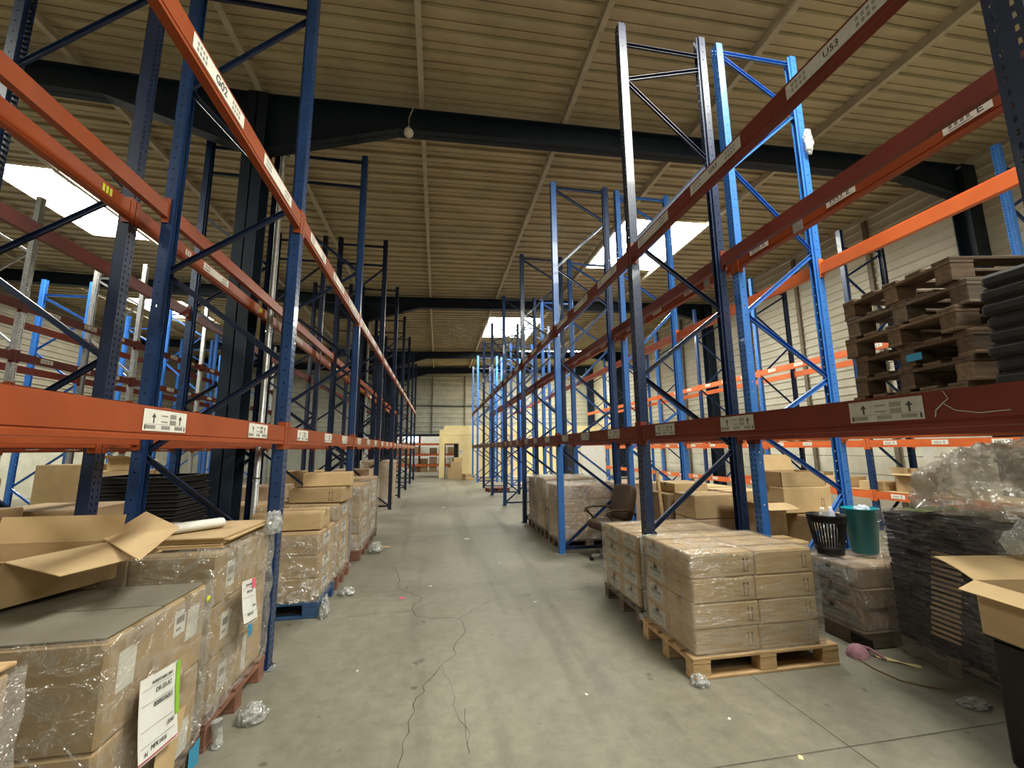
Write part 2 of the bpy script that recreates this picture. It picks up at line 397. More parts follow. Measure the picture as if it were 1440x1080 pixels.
# rain pipe beside the first valley columns
for y in (6.35, 14.75):
    m = MB(); m.tube([(-2.435, y, 0), (-2.435, y, 3.4), (-2.435, y, 6.8)], .04, 12)
    for z in (1.2, 3.3, 5.4): m.tube([(-2.435, y, z), (-2.435, y, z + .05)], .046, 12)
    tag(B(m, 'drain_pipe', M['galv']), 'grey drain pipe running up beside the %s dark steel column' % ('nearest' if y < 8 else 'second'), 'pipe')
def ribwall(m, p, q, z0, z1, nrm, pitch=.22, d=.03, mi=0):
    p, q, nrm = Vector(p), Vector(q), Vector(nrm); z = z0
    while z < z1 - .001:
        zs = [z, min(z + pitch * .62, z1), min(z + pitch * .74, z1), min(z + pitch * .9, z1), min(z + pitch, z1)]
        os_ = [0, 0, d, d, 0]
        vs = [(*(a + nrm * o).xy, zz) for a in (p, q) for zz, o in zip(zs, os_)]
        m.add(vs, [(j, j + 1, 5 + j + 1, 5 + j) for j in range(4)], mi); z += pitch
def blockwall(m, x0, x1, y0, y1, z0, z1, mi): m.box(x0, x1, y0, y1, z0, z1, mi)
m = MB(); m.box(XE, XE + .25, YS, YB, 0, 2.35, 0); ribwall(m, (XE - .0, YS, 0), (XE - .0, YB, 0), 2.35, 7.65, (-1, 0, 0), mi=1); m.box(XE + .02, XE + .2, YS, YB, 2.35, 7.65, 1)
for z in (.45, .9, 1.35, 1.8): m.box(XE - .004, XE, YS, YB, z, z + .012, 2)
struct(B(m, 'wall_right', [M['block'], M['clad'], M['browntrim']]))
for y in (4.6, 8.2, 10.4, 12.4, 16.5, 18.6, 20.8):
    m = MB(); m.box(XE - .09, XE - .03, y - .05, y + .05, 0, 7.3); m.box(XE - .10, XE - .02, y - .09, y + .09, 0, .04); m_i += 1; struct(B(m, 'trim_%d' % m_i, M['browntrim']))
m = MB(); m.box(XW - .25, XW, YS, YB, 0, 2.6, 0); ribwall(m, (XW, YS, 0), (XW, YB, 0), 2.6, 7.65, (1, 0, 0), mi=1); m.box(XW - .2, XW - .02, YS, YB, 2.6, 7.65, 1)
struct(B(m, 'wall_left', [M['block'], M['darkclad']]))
m = MB(); m.box(XW, XE, YS - .2, YS, 0, 7.65); struct(B(m, 'wall_front', M['block']))
# big roller door in the wall behind the camera
m = MB(); m.box(3.2, 7.4, YS, YS + .03, .05, 4.2); d = struct(B(m, 'door_1', M['galv']))
m = MB()
for a in ((3.0, 3.2), (7.4, 7.6)): m.box(a[0], a[1], YS, YS + .12, 0, 4.4)
m.box(3.2, 7.4, YS, YS + .12, 4.2, 4.4); struct(B(m, 'frame', M['steel'], d))
# end wall: ribbed cladding above an opening on its left part, solid to the right of the office
m = MB(); ribwall(m, (XW, YN, 0), (XE, YN, 0), 2.55, 7.65, (0, -1, 0), pitch=.3, d=.035)
m.box(XW, XE, YN + .02, YN + .2, 2.55, 7.65); m.box(1.6, XE, YN, YN + .2, 0, 2.55); m.box(XW, -5.5, YN, YN + .2, 0, 2.55)
struct(B(m, 'wall_back', M['endclad']))
for (a, b, c, d) in ((-5.5, 1.6, 2.45, 2.60), (-2.6, 6.4, 4.42, 4.47)):
    m = MB(); m.box(a, b, YN - .10, YN - .01, c, d); m_i += 1; struct(B(m, 'trim_%d' % m_i, M['steel']))
for x in (-.4, 1.75):
    m = MB(); m.box(x - .03, x + .03, YN - .10, YN - .01, 2.6, 6.5); m_i += 1; struct(B(m, 'trim_%d' % m_i, M['browntrim']))
m = MB(); m.box(XW, XE, YB, YB + .2, 0, 7.65); struct(B(m, 'wall_far', M['whitepaint']))
# small bright window at the far left end
m = MB(); m.box(-2.55, -1.5, YB - .05, YB - .02, 2.2, 3.3); w = struct(B(m, 'window_10', M['window']))
m = MB(); m.box(-2.05, -2.0, YB - .07, YB - .05, 2.2, 3.3); m.box(-2.6, -2.55, YB - .08, YB, 2.15, 3.35); m.box(-1.5, -1.45, YB - .08, YB, 2.15, 3.35); struct(B(m, 'frame', M['whitepaint'], w))

# office partition
m = MB(); Y = 24.65
m.box(.40, 1.22, Y, Y + .12, 1.95, 2.9); m.box(1.22, XE, Y, Y + .12, 0, 2.9); m.box(.34, .40, Y, Y + .12, 0, 2.9)
m.box(.40, XE, Y, YN - .3, 2.9, 2.98); m.box(.30, XE, Y - .02, Y, 2.45, 2.462)
for x in (1.9, 4.2, 6.6, 8.9): m.box(x, x + .02, Y - .012, Y, 0, 2.9)
struct(B(m, 'wall_office', M['yellow']))
m = MB(); m.box(.10, .34, Y - .12, Y + .14, 0, 2.74); struct(B(m, 'column', M['yellow']))
m = MB(); m.box(.40, .45, Y - .01, Y + .13, 0, 1.95); m.box(1.17, 1.22, Y - .01, Y + .13, 0, 1.95); m.box(.40, 1.22, Y - .01, Y + .13, 1.90, 1.95); struct(B(m, 'door_2', M['browntrim']))
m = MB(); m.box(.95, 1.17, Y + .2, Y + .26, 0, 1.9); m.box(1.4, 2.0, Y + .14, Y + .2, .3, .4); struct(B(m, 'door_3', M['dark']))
m = MB(); m.box(7.75, 8.45, Y - .03, Y - .005, 0, 2.0); d = struct(B(m, 'door_4', M['dark']))  # flat dark panel painting the shade inside a doorway gap
m = MB(); m.box(7.65, 7.75, Y - .05, Y, 0, 2.1); m.box(8.45, 8.55, Y - .05, Y, 0, 2.1); m.box(7.65, 8.55, Y - .05, Y, 2.0, 2.1); struct(B(m, 'frame', M['whitepaint'], d))
m = MB(); m.bbox(1.26, 1.44, Y - .012, Y, 1.32, 1.60, .004); s_ = tag(B(m, 'notice', M['white']), 'white paper notice taped beside the office doorway', 'notice')
m = MB(); m.box(1.30, 1.40, Y - .016, Y - .012, 1.50, 1.53); m.box(1.30, 1.38, Y - .016, Y - .012, 1.42, 1.44); B(m, 'printed_lines', M['ink'], s_)

# floor cracks and joints (thin filled grooves)
def strip(name, pts, w, jag=0.):
    r = random.Random(len(pts) * 31 + int(abs(pts[0][0]) * 100)); P = []
    for a, b in zip(pts, pts[1:]):
        n = max(1, int(math.dist(a, b) / .07)) if jag else 1
        for i in range(n):
            t = i / n; o = (r.random() - .5) * jag if i else 0
            dx, dy = b[0] - a[0], b[1] - a[1]; L = math.hypot(dx, dy)
            P.append((a[0] + dx * t - dy / L * o, a[1] + dy * t + dx / L * o))
    P.append(pts[-1]); m = MB(); vs = []
    for i, p in enumerate(P):
        q, s0 = P[min(i + 1, len(P) - 1)], P[max(i - 1, 0)]; dx, dy = q[0] - s0[0], q[1] - s0[1]; L = math.hypot(dx, dy) or 1
        ww = w * (.5 + r.random()) if jag else w
        vs += [(p[0] - dy / L * ww, p[1] + dx / L * ww, .0015), (p[0] + dy / L * ww, p[1] - dx / L * ww, .0015)]
    m.add(vs, [(2 * i, 2 * i + 1, 2 * i + 3, 2 * i + 2) for i in range(len(P) - 1)])
    struct(B(m, name, M['crack']))
strip('floor_crack', [(-.56, 6.3), (-.4, 5.33), (-.14, 4.99), (-.22, 4.63), (-.14, 4.43), (.23, 4.32), (.28, 4.07), (.18, 3.8), (.18, 3.62), (.06, 3.47), (-.07, 3.21), (-.11, 2.93), (-.13, 2.74), (-.17, 2.48), (-.22, 2.1)], .0032, .05)
strip('floor_crack', [(-.95, 4.54), (-.55, 4.6), (-.25, 4.62)], .0018, .04)
strip('floor_crack', [(.23, 4.32), (.59, 4.73), (.96, 4.81), (1.8, 4.96)], .0024, .05)
strip('floor_crack', [(.35, 4.42), (.7, 4.5), (1.05, 4.42)], .0012, .04)
strip('floor_crack', [(.06, 3.47), (.13, 3.1), (.2, 2.5), (.2, 2.9)], .0012, .04)
strip('floor_joint', [(2.225, -2), (2.225, 24.5)], .004); strip('floor_joint', [(-6, 2.17), (6, 2.17)], .004)
strip('floor_joint', [(-6, 12.4), (10, 12.4)], .004); strip('floor_joint', [(-6, 8.3), (10, 8.3)], .004)

# ------------------------------------------------------------------ racking
PW, PD = .094, .075
def perf(m, o, u, v, w, H, holes, pitch, hw, hh):
    # perforated strip: origin o, width dir u, up z; holes = list of centre offsets across w (cells split evenly)
    o, u = Vector(o), Vector(u); n = len(holes); cw = w / n; k = int(H / pitch)
    for c in range(n):
        for i in range(k):
            z0, z1 = i * pitch, (i + 1) * pitch
            a, b = c * cw, (c + 1) * cw; hc = (a + b) / 2; zz = (z0 + z1) / 2
            P = lambda x, z: o + u * x + Vector((0, 0, z))
            vs = [P(a, z0), P(b, z0), P(b, z1), P(a, z1), P(hc - hw, zz - hh), P(hc + hw, zz - hh), P(hc + hw * .7, zz + hh), P(hc - hw * .7, zz + hh)]
            m.add(vs, [(0, 1, 5, 4), (1, 2, 6, 5), (2, 3, 7, 6), (3, 0, 4, 7)])
    z0 = k * pitch
    if z0 < H: m.add([o + Vector((0, 0, z0)), o + u * w + Vector((0, 0, z0)), o + u * w + Vector((0, 0, H)), o + Vector((0, 0, H))], [(0, 1, 2, 3)])
MESH = {}
def post_mesh(H, sg, mat):
    key = ('post', round(H, 2), sg, mat)
    if key in MESH: return MESH[key]
    m = MB(); h = PW / 2; d = PD * sg
    perf(m, (0, -h, .006), (0, 1, 0), 0, PW, H - .006, (0, 1), .05, .006, .011)      # slotted face
    perf(m, (0, -h, .006), (sg, 0, 0), 0, PD, H - .006, (0,), .1, .006, .006)
    perf(m, (0, h, .006), (sg, 0, 0), 0, PD, H - .006, (0,), .1, .006, .006)
    for s in (-1, 1):                                                              # inward lips and folded edge
        m.box(min(d - sg * .002, d), max(d - sg * .002, d), min(s * h, s * (h - .022)), max(s * h, s * (h - .022)), .006, H)
        m.box(min(d, d + sg * .02), max(d, d + sg * .02), min(s * (h - .022), s * (h - .020)), max(s * (h - .022), s * (h - .020)), .006, H)
    MESH[key] = m.mesh('post', [M[mat]]); return MESH[key]
def foot_mesh(sg):
    key = ('foot', sg)
    if key in MESH: return MESH[key]
    m = MB(); m.bbox(min(-.035 * sg, .10 * sg), max(-.035 * sg, .10 * sg), -.05, .05, 0, .008, .002)
    m.tube([(-.018 * sg, .032, .008), (-.018 * sg, .032, .03)], .012, 6); m.tube([(.088 * sg, -.035, .008), (.088 * sg, -.035, .03)], .012, 6)
    MESH[key] = m.mesh('foot_plate', [M['galv']]); return MESH[key]
def brace_mesh(x0, z0, x1, z1, mat):
    key = ('brace', round(x0, 3), round(z0, 3), round(x1, 3), round(z1, 3), mat)
    if key in MESH: return MESH[key]
    m = MB(); p, q = Vector((x0, 0, z0)), Vector((x1, 0, z1)); d = (q - p).normalized(); nrm = Vector((-d.z, 0, d.x))
    m.bar(p, q, .042, .003); 
    for s in (-1, 1): m.bar(p + nrm * .0195 * s + Vector((0, -.012, 0)), q + nrm * .0195 * s + Vector((0, -.012, 0)), .003, .024)
    for e in (p, q): m.tube([e + Vector((0, -.03, 0)), e + Vector((0, .03, 0))], .008, 6)
    MESH[key] = m.mesh('brace', [M[mat]]); return MESH[key]
PAT = {   # zigzag nodes from bottom to top: (end, z); end 0 = face post, 1 = inner post; then horizontals
    'A': ([(1, .1), (0, .82), (1, 1.57), (0, 2.30), (1, 3.01), (0, 3.69), (1, 4.70), (0, 5.60)], [.1, 5.66, 6.1]),
    'R': ([(1, .1), (0, .86), (1, 1.60), (0, 2.29), (1, 3.0), (0, 3.68), (1, 4.70), (0, 5.57), (1, 5.85)], [.1, 6.02]),
    'Q': ([(0, .09), (1, .87), (0, 1.59), (1, 2.25), (0, 3.06), (1, 4.02), (0, 4.65), (1, 5.58), (0, 6.13)], [.09, 6.16]),
    'S': ([(0, .1), (1, 1.16), (0, 1.77), (1, 2.33), (0, 3.0), (1, 3.75), (0, 4.68), (1, 5.51), (0, 6.13)], [.1, 6.17]),
    'T': ([(0, .1), (1, .8), (0, 1.5), (1, 2.2), (0, 2.9), (1, 3.6), (0, 4.3), (1, 5.02)], [.1, 5.72, 6.15]),
    'C': ([(0, .1), (1, .95), (0, 1.8), (1, 2.65), (0, 3.5), (1, 4.35), (0, 5.2), (1, 5.8)], [.1, 5.85])}
def rack_frame(xf, sg, D, y, H, pat, mf, mr, mb, label, group):
    t = empty('rack_upright', (xf, y, 0)); tag(t, label, 'rack frame', group)
    for (x, s, mm) in ((0, sg, mf), (sg * D, -sg, mr)):
        p = obj('post', post_mesh(H, s, mm), t, (x, 0, 0)); obj('foot_plate', foot_mesh(s), p)
    nodes, hor = PAT[pat]; sc = H / 6.26
    ex = {0: sg * .055, 1: sg * (D - .055)}
    for a, b in zip(nodes, nodes[1:]):
        obj('brace', brace_mesh(ex[a[0]], a[1] * sc, ex[b[0]], b[1] * sc, mb), t)
    for z in hor: obj('brace', brace_mesh(ex[0], z * sc, ex[1], z * sc, mb), t)
    return t
def beam_mesh(L, sg, mat):
    key = ('beam', round(L, 3), sg, mat)
    if key in MESH: return MESH[key]
    m = MB()
    pr = [(0, 0), (0, -.112), (.004, -.115), (.004, -.119), (0, -.122), (0, -.14), (.05, -.14), (.05, -.022), (.028, -.022), (.028, 0)]
    pr = [(x * sg, z) for x, z in pr]
    if sg < 0: pr = pr[::-1]
    m.extrude(pr, 'y', 0, L); MESH[key] = m.mesh('crossbeam', [M[mat]]); return MESH[key]
def conn_mesh(sg, e, mat):
    key = ('conn', sg, e, mat)
    if key in MESH: return MESH[key]
    m = MB(); a, b = sorted((-.005 * sg, -.001 * sg)); y0, y1 = sorted((0, -e * .047)); m.box(a, b, y0, y1, -.18, .035)
    a, b = sorted((-.005 * sg, .055 * sg)); y0, y1 = sorted((e * .0, e * .005)); m.box(a, b, y0, y1, -.18, .035)
    for z in (-.15, -.01): m.tube([(-.008 * sg, -e * .022, z), (-.004 * sg, -e * .022, z)], .007, 6)
    MESH[key] = m.mesh('end_connector', [M[mat]]); return MESH[key]
def lab_mesh(kind, sg):
    key = ('lab', kind, sg)
    if key in MESH: return MESH[key]
    m = MB(); f = -.002 * sg
    def r(y0, y1, z0, z1, mi, dx=0):
        a, b = sorted((f - dx * sg, f - (dx + .0006) * sg)); m.box(a, b, y0, y1, z0, z1, mi)
    # seen from the aisle; yy = +1 means text runs towards +y for a viewer looking along +sg x
    k = -sg
    def R(u0, u1, z0, z1, mi): y0, y1 = sorted((u0 * k, u1 * k)); r(y0, y1, z0, z1, mi, .0006)
    if kind in ('big', 'bigdull'):
        w, h = .15, .046; r(-w, w, -h, h, 0)
        for u in (-.085, .10):
            R(u - .004, u + .004, -.012, .018, 1); R(u - .012, u + .012, .012, .017, 1); R(u - .008, u + .008, .017, .022, 1); R(u - .004, u + .004, .022, .028, 1)
        for z in (.022, -.004): R(-.035, .01, z - .003, z + .003, 2); R(.025, .07, z - .010, z + .010, 2)
        R(-.14, .14, -.0165, -.0155, 1)
        for u in (-.10, .0, .095): R(u - .03, u + .03, -.037, -.021, 2)
        R(-.14, -.132, -.04, -.02, 1); R(.135, .142, -.04, -.02, 1)
    elif kind in ('long', 'longdull'):
        w, h = .27, .042; r(-w, w, -h, h, 0)
        for u in (-.19, .17):
            for z in (.016, -.016):
                for q in range(4): R(u - .045 + q * .025, u - .030 + q * .025, z - .010, z + .010, 2)
    elif kind == 'small':
        w, h = .12, .038; r(-w, w, -h, h, 0)
        for q in range(4): R(-.09 + q * .03, -.072 + q * .03, -.012, .014, 2)
        R(.05, .057, -.022, .022, 1); R(.05, .08, .016, .022, 1); R(.05, .08, -.022, -.016, 1); R(.05, .076, -.003, .003, 1); R(-.09, .03, -.027, -.022, 2)
    else:   # strips
        w, h = .05, .03
        for u in (-.035, 0, .035): r(u - .012, u + .012, -h, h, 0)
    MESH[key] = m.mesh('location_label', [M['greylabel' if 'dull' in kind else 'yellowpaper' if kind == 'stripsy' else 'label'], M['ink'], M['greyink']]); return MESH[key]
def crossbeam(x, sg, y0, L, z, mat, label, group, labels=()):
    # x: plane of the outer face, sg: direction from that face into the rack
    y0 += .005; L -= .010
    o = obj('rack_crossbeam', beam_mesh(L, sg, mat), None, (x, y0, z)); tag(o, label, 'rack beam', group)
    for e, yy in ((1, .0), (-1, L)): obj('end_connector', conn_mesh(sg, e, mat), o, (0, yy, 0))
    for kind, u in labels: obj('location_label', lab_mesh(kind, sg), o, (0, u, -.058))
    return o

XL, XR, D, GAP, HR, Y0R, Y0L, HL, DL, GL, BAY = -1.2045, 1.8753, 1.052, .146, 6.257, .896, .8615, 6.33, 1.06, .2295, 2.8
XA2, XB1 = XL - DL, XL - DL - GL                  # inner face planes of the left double row
XB2 = XB1 - DL
XR2 = XR + D; XS1 = XR2 + GAP; XS2 = XS1 + D
BL = BAY - PW
def row_desc(k): return ORD[k]
# --- right double row
for k in range(0, 9):
    y = Y0R + BAY * k
    rack_frame(XR, 1, D, y, HR, 'R' if k in (0, 1, 5) else 'Q', 'shadeblue' if k in (0, 1) else ('litblue' if k in (2, 7, 8) else 'blue'), 'shadeblue' if k == 1 else ('blue' if k < 7 else 'litblue'), 'shadeblue' if k < 2 else 'blue',
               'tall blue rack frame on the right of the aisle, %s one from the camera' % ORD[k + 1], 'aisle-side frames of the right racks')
    if k: rack_frame(XS1, 1, D, y, HR - .04, 'S' if k == 1 else 'Q', 'litblue', 'litblue', 'litblue',
               'brightly lit blue rack frame behind the right aisle row, %s one from the camera' % ORD[k], 'second-row frames of the right racks')
for k in range(0, 8):
    y = Y0R + BAY * k + PW / 2
    dull = k < 3
    for lv, z, nm in ((1, 1.815, 'lower'), (2, 3.605, 'upper')):
        lb = [(('bigdull' if lv == 1 else 'longdull'), u) for u in (.52, 1.42, 2.28)]
        o = crossbeam(XR, 1, y, BL, z, 'redshadeorange', '%s shaded orange beam facing the aisle on the right, %s bay from the camera' % (nm, ORD[k + 1]), 'aisle-face beams of the right racks', lb)
        if lv == 2 and k == 0:
            for u in (.52, 1.42): text('printed_code', 'U53', .05, o, (-.0045, u, -.058), (PI / 2, 0, -PI / 2), M['ink'])
        if lv == 1 and k == 0:
            mm = MB(); mm.tube([(-.002, .30, -.005), (-.003, .285, -.035), (-.003, .305, -.05), (-.003, .33, -.075), (-.003, .335, -.10)], .0022, 5); mm.tube([(-.003, .305, -.05), (-.003, .27, -.08), (-.003, .20, -.095), (-.003, .12, -.092)], .0018, 5)
            B(mm, 'tape_residue', M['greylabel'], o)
        crossbeam(XR2, -1, y, BL, z, 'redshadeorange', '%s shaded orange beam at the back of the right aisle row, %s bay' % (nm, ORD[k + 1]), 'back beams of the right aisle row')
        o = crossbeam(XS1, 1, y, BL, z, 'orange' if lv == 2 else 'redshadeorange', '%s orange beam at the front of the second right row, %s bay' % (nm, ORD[k + 1]), 'front beams of the second right row', [('small', .75), ('small', 1.55), ('small', 2.4)] if lv == 2 and k < 4 else ())
        if lv == 2 and k < 2:
            mm = MB()
            for u in (.42, 1.95): mm.box(-.0035, -.001, u - .05, u + .05, -.138, -.002)
            B(mm, 'grey_tape', M['greyink'], o)
        crossbeam(XS2, -1, y, BL, z, 'litorange', '%s brightly lit orange beam at the rear of the second right row, %s bay' % (nm, ORD[k + 1]), 'rear beams of the second right row')
# --- third right row along the wall
X31, X32, B3 = 8.4, 9.5, 2.6
for k in range(0, 8):
    y = 4.4 + B3 * k
    rack_frame(X31, 1, X32 - X31, y, 6.2, 'C', 'litblue' if k % 2 == 0 else 'blue', 'shadeblue' if k < 3 else 'litblue', 'blue', 'blue rack frame along the right wall, %s one from the camera' % ORD[k + 1], 'frames of the wall-side rack')
for k in range(-1, 7):
    y = 4.4 + B3 * k + PW / 2
    for z, nm in ((.73, 'knee-high'), (1.72, 'head-high'), (3.60, 'top')):
        lb = [('small', .5), ('small', 1.3), ('small', 2.1)] if k < 4 else ()
        crossbeam(X31, 1, y, B3 - PW, z, 'litorange', '%s brightly lit orange front beam along the right wall, %s bay' % (nm, ORD[k + 2]), 'front beams of the wall-side rack', lb)
        if z > .8 or k < 3: crossbeam(X32, -1, y, B3 - PW, z, 'litorange', '%s brightly lit orange rear beam beside the right wall, %s bay' % (nm, ORD[k + 2]), 'rear beams of the wall-side rack')
# --- left double row
for k in range(1, 9):
    y = Y0L + BAY * k
    rack_frame(XL, -1, DL, y, HL, 'A' if k % 2 else 'T', 'blue' if k < 3 else 'shadeblue', 'blue' if k == 1 else 'shadeblue', 'shadeblue', 'tall dark blue rack frame on the left of the aisle, %s one from the camera' % ORD[k], 'aisle-side frames of the left racks')
    rack_frame(XB1, -1, DL, y, HL, 'A' if k % 2 else 'T', 'shadeblue', 'shadeblue' if k != 2 else 'blue', 'shadeblue', 'dark blue rack frame behind the left aisle row, %s one from the camera' % ORD[k], 'second-row frames of the left racks')
for k in range(0, 8):
    y = Y0L + BAY * k + PW / 2
    for lv, z, nm in ((1, 1.80, 'lower'), (2, 3.645, 'upper')):
        lb = [('big' if lv == 1 else 'long', u) for u in ((1.20, 2.19) if (lv == 1 and k == 0) else (.35, 1.25, 2.1) if lv == 1 else (.45, 1.33, 2.18))]
        o = crossbeam(XL, -1, y, BL, z, 'orange', '%s orange beam facing the aisle on the left, %s bay from the camera' % (nm, ORD[k + 1]), 'aisle-face beams of the left racks', lb)
        if lv == 2 and k == 0:
            text('printed_code', 'G02', .07, o, (.0045, 1.33, -.058), (PI / 2, 0, PI / 2), M['ink'])
        crossbeam(XA2, 1, y, BL, z, 'orange', '%s orange beam at the back of the left aisle row, %s bay' % (nm, ORD[k + 1]), 'back beams of the left aisle row')
        o = crossbeam(XB1, -1, y, BL, z - .02, 'orange', '%s orange beam with faded stickers behind the left aisle row, %s bay' % (nm, ORD[k + 1]), 'near beams of the second left row', [('strips', .7), ('long', 1.25), ('stripsy', 2.45)] if lv == 2 else ())
        if lv == 2 and k < 3:
            mm = MB(); mm.box(.001, .0035, .28, .38, -.138, -.002); B(mm, 'grey_tape', M['greyink'], o)
        crossbeam(XB2, 1, y, BL, z - .02, 'redshadeorange', '%s red-orange beam at the far face of the second left row, %s bay' % (nm, ORD[k + 1]), 'far beams of the second left row', [('big', .5), ('big', 1.3), ('big', 2.1)] if lv == 1 and k < 4 else ())
# --- racks across the next aisle on the left
XC1, XC2 = -6.85, -7.9
for k in range(0, 6):
    y = 5.3 + 2.7 * k
    rack_frame(XC1, -1, 1.05, y, 6.0, 'C', 'galv', 'galv' if k < 3 else 'litblue', 'galv' if k < 3 else 'litblue', 'galvanised rack frame across the far left aisle, %s one from the camera' % ORD[k + 1], 'frames of the far left rack')
    rack_frame(XC2 - .2, -1, 1.05, y + .3, 5.6, 'C', 'litblue', 'litblue', 'litblue', 'pale blue rack frame furthest left, %s one from the camera' % ORD[k + 1], 'frames of the furthest left rack')
for k in range(-1, 5):
    y = 5.3 + 2.7 * k + PW / 2
    for z, nm in ((1.75, 'lowest'), (2.72, 'second'), (3.25, 'third'), (4.10, 'topmost')):
        crossbeam(XC1, -1, y, 2.7 - PW, z, 'orange' if z < 3 else 'redshadeorange', '%s orange front beam across the far left aisle, %s bay' % (nm, ORD[k + 2]), 'front beams of the far left rack', [('small', .5), ('big', 1.3), ('small', 2.1)])
        if z > 2: crossbeam(XC2, 1, y, 2.7 - PW, z, 'redshadeorange', '%s red rear beam of the far left rack, %s bay' % (nm, ORD[k + 2]), 'rear beams of the far left rack')

# ------------------------------------------------------------------ things on and under the racks
def carton_mesh(sx, sy, sz, mat, seam='x', tape=True):
    key = ('carton', round(sx, 3), round(sy, 3), round(sz, 3), mat, seam)
    if key in MESH: return MESH[key]
    m = MB(); x, y = sx / 2, sy / 2
    m.bbox(-x, x, -y, y, 0, sz, min(.008, sz * .06))
    # lid flaps that meet in the middle
    t = .003; g = .002
    if seam == 'x': m.box(-x + .006, x - .006, -y + .006, -g, sz - .001, sz + t); m.box(-x + .006, x - .006, g, y - .006, sz - .001, sz + t)
    else: m.box(-x + .006, -g, -y + .006, y - .006, sz - .001, sz + t); m.box(g, x - .006, -y + .006, y - .006, sz - .001, sz + t)
    MESH[key] = m.mesh('carton', [M[mat]]); return MESH[key]
def tape_mesh(sx, sy, sz, seam):
    key = ('tape', round(sx, 3), round(sy, 3), round(sz, 3), seam)
    if key in MESH: return MESH[key]
    m = MB(); w = .026; e = .0012; d = min(.07, sz * .4); zt = sz + .003
    if seam == 'x':
        x = sx / 2
        m.box(-x, x, -w, w, zt, zt + e); m.box(-x - e, -x, -w, w, sz - d, zt + e); m.box(x, x + e, -w, w, sz - d, zt + e)
    else:
        y = sy / 2
        m.box(-w, w, -y, y, zt, zt + e); m.box(-w, w, -y - e, -y, sz - d, zt + e); m.box(-w, w, y, y + e, sz - d, zt + e)
    MESH[key] = m.mesh('packing_tape', [M['tape']]); return MESH[key]
def carton(loc, size, label, group=None, rz=0., mat='kraft', seam='x', tape=True, name='carton'):
    o = obj(name, carton_mesh(*size, mat, seam), None, loc, rz)
    tag(o, label, 'carton', group)
    if tape: obj('packing_tape', tape_mesh(*size, seam), o)
    return o
def arrows(parent, face, u, z, s=1., two=True):
    # two upright arrows printed on a face: face = ('y',-d) or ('x',d)
    m = MB(); ax, d = face; e = .0012 * (1 if d > 0 else -1)
    def r(u0, u1, z0, z1):
        a, b = sorted((d, d + e))
        if ax == 'y': m.box(u0, u1, a, b, z0, z1)
        else: m.box(a, b, u0, u1, z0, z1)
    for k in ((-.018, .018) if two else (0,)):
        k *= s; r(u + k - .002 * s, u + k + .002 * s, z - .045 * s, z + .04 * s)
        for q in range(3): r(u + k - (.003 + .003 * q) * s, u + k + (.003 + .003 * q) * s, z + (.045 - .006 * q) * s, z + (.050 - .006 * q) * s)
    r(u - .03 * s, u + .03 * s, z - .055 * s, z - .050 * s)
    B(m, 'arrow_mark', M['ink'], parent)
def sticker(parent, face, u, z, w, h, mat='label', ink=True, name='sticker'):
    m = MB(); ax, d = face; sgn = 1 if d > 0 else -1
    def r(u0, u1, z0, z1, a, b, mi):
        a, b = sorted((d + a * sgn, d + b * sgn))
        if ax == 'y': m.box(u0, u1, a, b, z0, z1, mi)
        else: m.box(a, b, u0, u1, z0, z1, mi)
    r(u - w, u + w, z - h, z + h, .0, .0012, 0)
    if ink:
        r(u - w * .7, u + w * .7, z - h * .05, z + h * .5, .0012, .0018, 1)
        r(u - w * .7, u + w * .2, z - h * .6, z - h * .4, .0012, .0018, 1)
    return B(m, name, [M[mat], M['greyink']], parent)
def pallet(loc, size, label, mat='wood', rz=0., group=None, H=.144):
    sx, sy = size; t = empty('pallet', loc, rz); tag(t, label, 'pallet', group)
    def part(nm, x0, x1, y0, y1, z0, z1):
        m = MB(); m.bbox(x0, x1, y0, y1, z0, z1, .003); B(m, nm, M[mat], t)
    bw = sx * .0; x, y = sx / 2, sy / 2; tt = .020; blk = H - 3 * tt
    n = 5; w = sy * .135
    for i in range(n):                                    # deck boards run along x
        yy = -y + w / 2 + (sy - w) * i / (n - 1); part('deck_board', -x, x, yy - w / 2, yy + w / 2, H - tt, H)
    for i in (-1, 0, 1):                                  # cross boards under the deck
        xx = i * (x - .07); part('cross_board', xx - .07, xx + .07, -y, y, H - 2 * tt, H - tt)
        for j in (-1, 0, 1):
            yy = j * (y - .05); part('block', xx - .068, xx + .068, yy - .048, yy + .048, tt, H - 2 * tt)
    for j in (-1, 0, 1):
        yy = j * (y - .05); part('bottom_board', -x, x, yy - .05, yy + .05, 0, tt)
    return t
